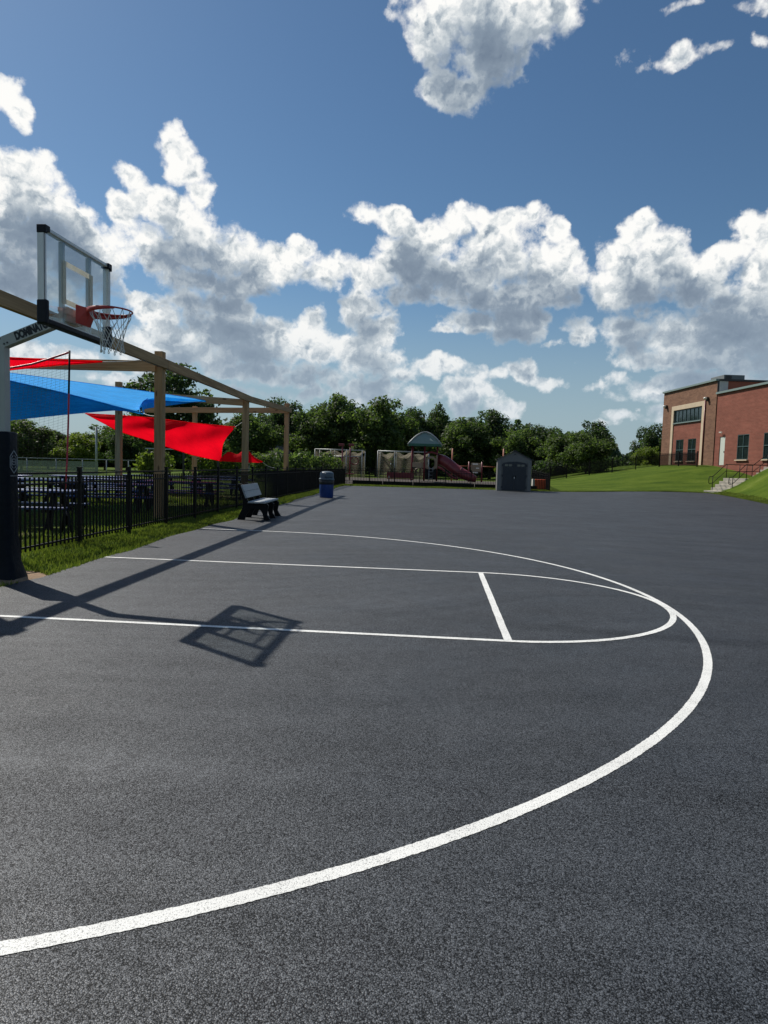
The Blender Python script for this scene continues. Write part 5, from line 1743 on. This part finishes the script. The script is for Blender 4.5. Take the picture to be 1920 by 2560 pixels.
hedge('leafy_bush', 'dark evergreen hedge row behind the upper hill fence', [at(11.8, 78, 0.6), at(15.0, 82, 1.0)], 2.2, 1.0, 2600, 'leaf_b', 0.15)

# ------------------------------------------------------------------ grass blades
def blades(name, lb, X, Y, Z, hmin, hmax, seed, wide=0.006, lean=0.5):
    g = np.random.default_rng(seed)
    n = len(X)
    h_ = g.uniform(hmin, hmax, n)
    a = g.uniform(0, 2 * np.pi, n)
    la = g.uniform(0, 2 * np.pi, n)
    ln = g.uniform(0.1, 1.0, n) * lean * h_
    w_ = wide * g.uniform(0.6, 1.4, n)
    dx, dy = np.cos(a) * w_, np.sin(a) * w_
    lx, ly = np.cos(la) * ln, np.sin(la) * ln
    base = np.stack([X, Y, Z], 1)
    off = lambda sx, fx, z: np.stack([sx * dx + lx * fx, sx * dy + ly * fx, z], 1)
    V = np.stack([base + off(-1, 0, 0 * h_), base + off(1, 0, 0 * h_), base + off(0.7, 0.4, h_ * 0.62), base + off(-0.05, 1.0, h_), base + off(-0.7, 0.4, h_ * 0.62)], 1)
    V = V.reshape(-1, 3)
    F = np.arange(len(V)).reshape(-1, 5)
    tag(link(name, np_mesh(name, V, F), M['blade']), lb, kind='stuff')
g = np.random.default_rng(21)
n = 90000
Y = -3.0 + 17 * g.uniform(0, 1, n) ** 1.25
xl = x_left(Y)
X = xl - (g.uniform(-0.01, 1.0, n) ** 1.0) * (xl + 2.75 + 0.02 * Y)
keep = (np.hypot((X + 1.35) / 0.42, (Y + 0.02) / 0.42) > 1) & (g.uniform(0, 1, n) < np.clip(0.55 + 0.7 * np.sin(X * 5.1 + Y * 2.2) * np.sin(Y * 3.7 - X), 0.35, 1))
X, Y = X[keep], Y[keep]
blades('grass_verge', 'strip of uneven green grass between the court edge and the picket fence', X, Y, ground_z(X, Y) - 0.005, 0.025, 0.082, 3)
n = 60000
Y = 14 + 23 * g.uniform(0, 1, n)
xl = x_left(Y)
X = xl - g.uniform(-0.01, 1.0, n) * (xl + 2.9 + 0.02 * Y)
blades('grass_verge', 'narrow grass strip running to the far end of the fence', X, Y, ground_z(X, Y) - 0.005, 0.05, 0.12, 4, 0.012)
n = 90000
X = -2.4 - 9 * g.uniform(0, 1, n) ** 1.3
Y = 0.5 + 20 * g.uniform(0, 1, n)
keep = g.uniform(0, 1, n) < np.clip(0.5 + 0.6 * np.sin(X * 1.3 + 1) * np.sin(Y * 0.9), 0.05, 1)
X, Y = X[keep], Y[keep]
blades('thin_grass', 'thin shaded grass growing under the picnic tables', X, Y, ground_z(X, Y) - 0.005, 0.03, 0.10, 5, 0.009)
n = 30000
s_ = g.uniform(0, 1, n)
side = g.uniform(0, 1, n) < 0.6
Xa = 11.0 + 10.2 * s_
Ya = y_far(Xa) + 0.9 * g.uniform(0, 1, n) ** 1.5
Yb = 12 + 25 * s_
Xb = x_right(Yb) + 0.9 * g.uniform(0, 1, n) ** 1.5
X, Y = np.where(side, Xa, Xb), np.where(side, Ya, Yb)
blades('bank_grass', 'longer grass along the foot of the mown bank', X, Y, ground_z(X, Y) - 0.01, 0.04, 0.10, 6, 0.016, 0.6)
n = 26000
X = -2.8 + 14 * g.uniform(0, 1, n)
Y = y_far(X) + g.uniform(0, 1, n) * 2.2
blades('grass_verge', 'grass strip at the far end of the court below the back fence', X, Y, ground_z(X, Y) - 0.005, 0.05, 0.12, 8, 0.016)
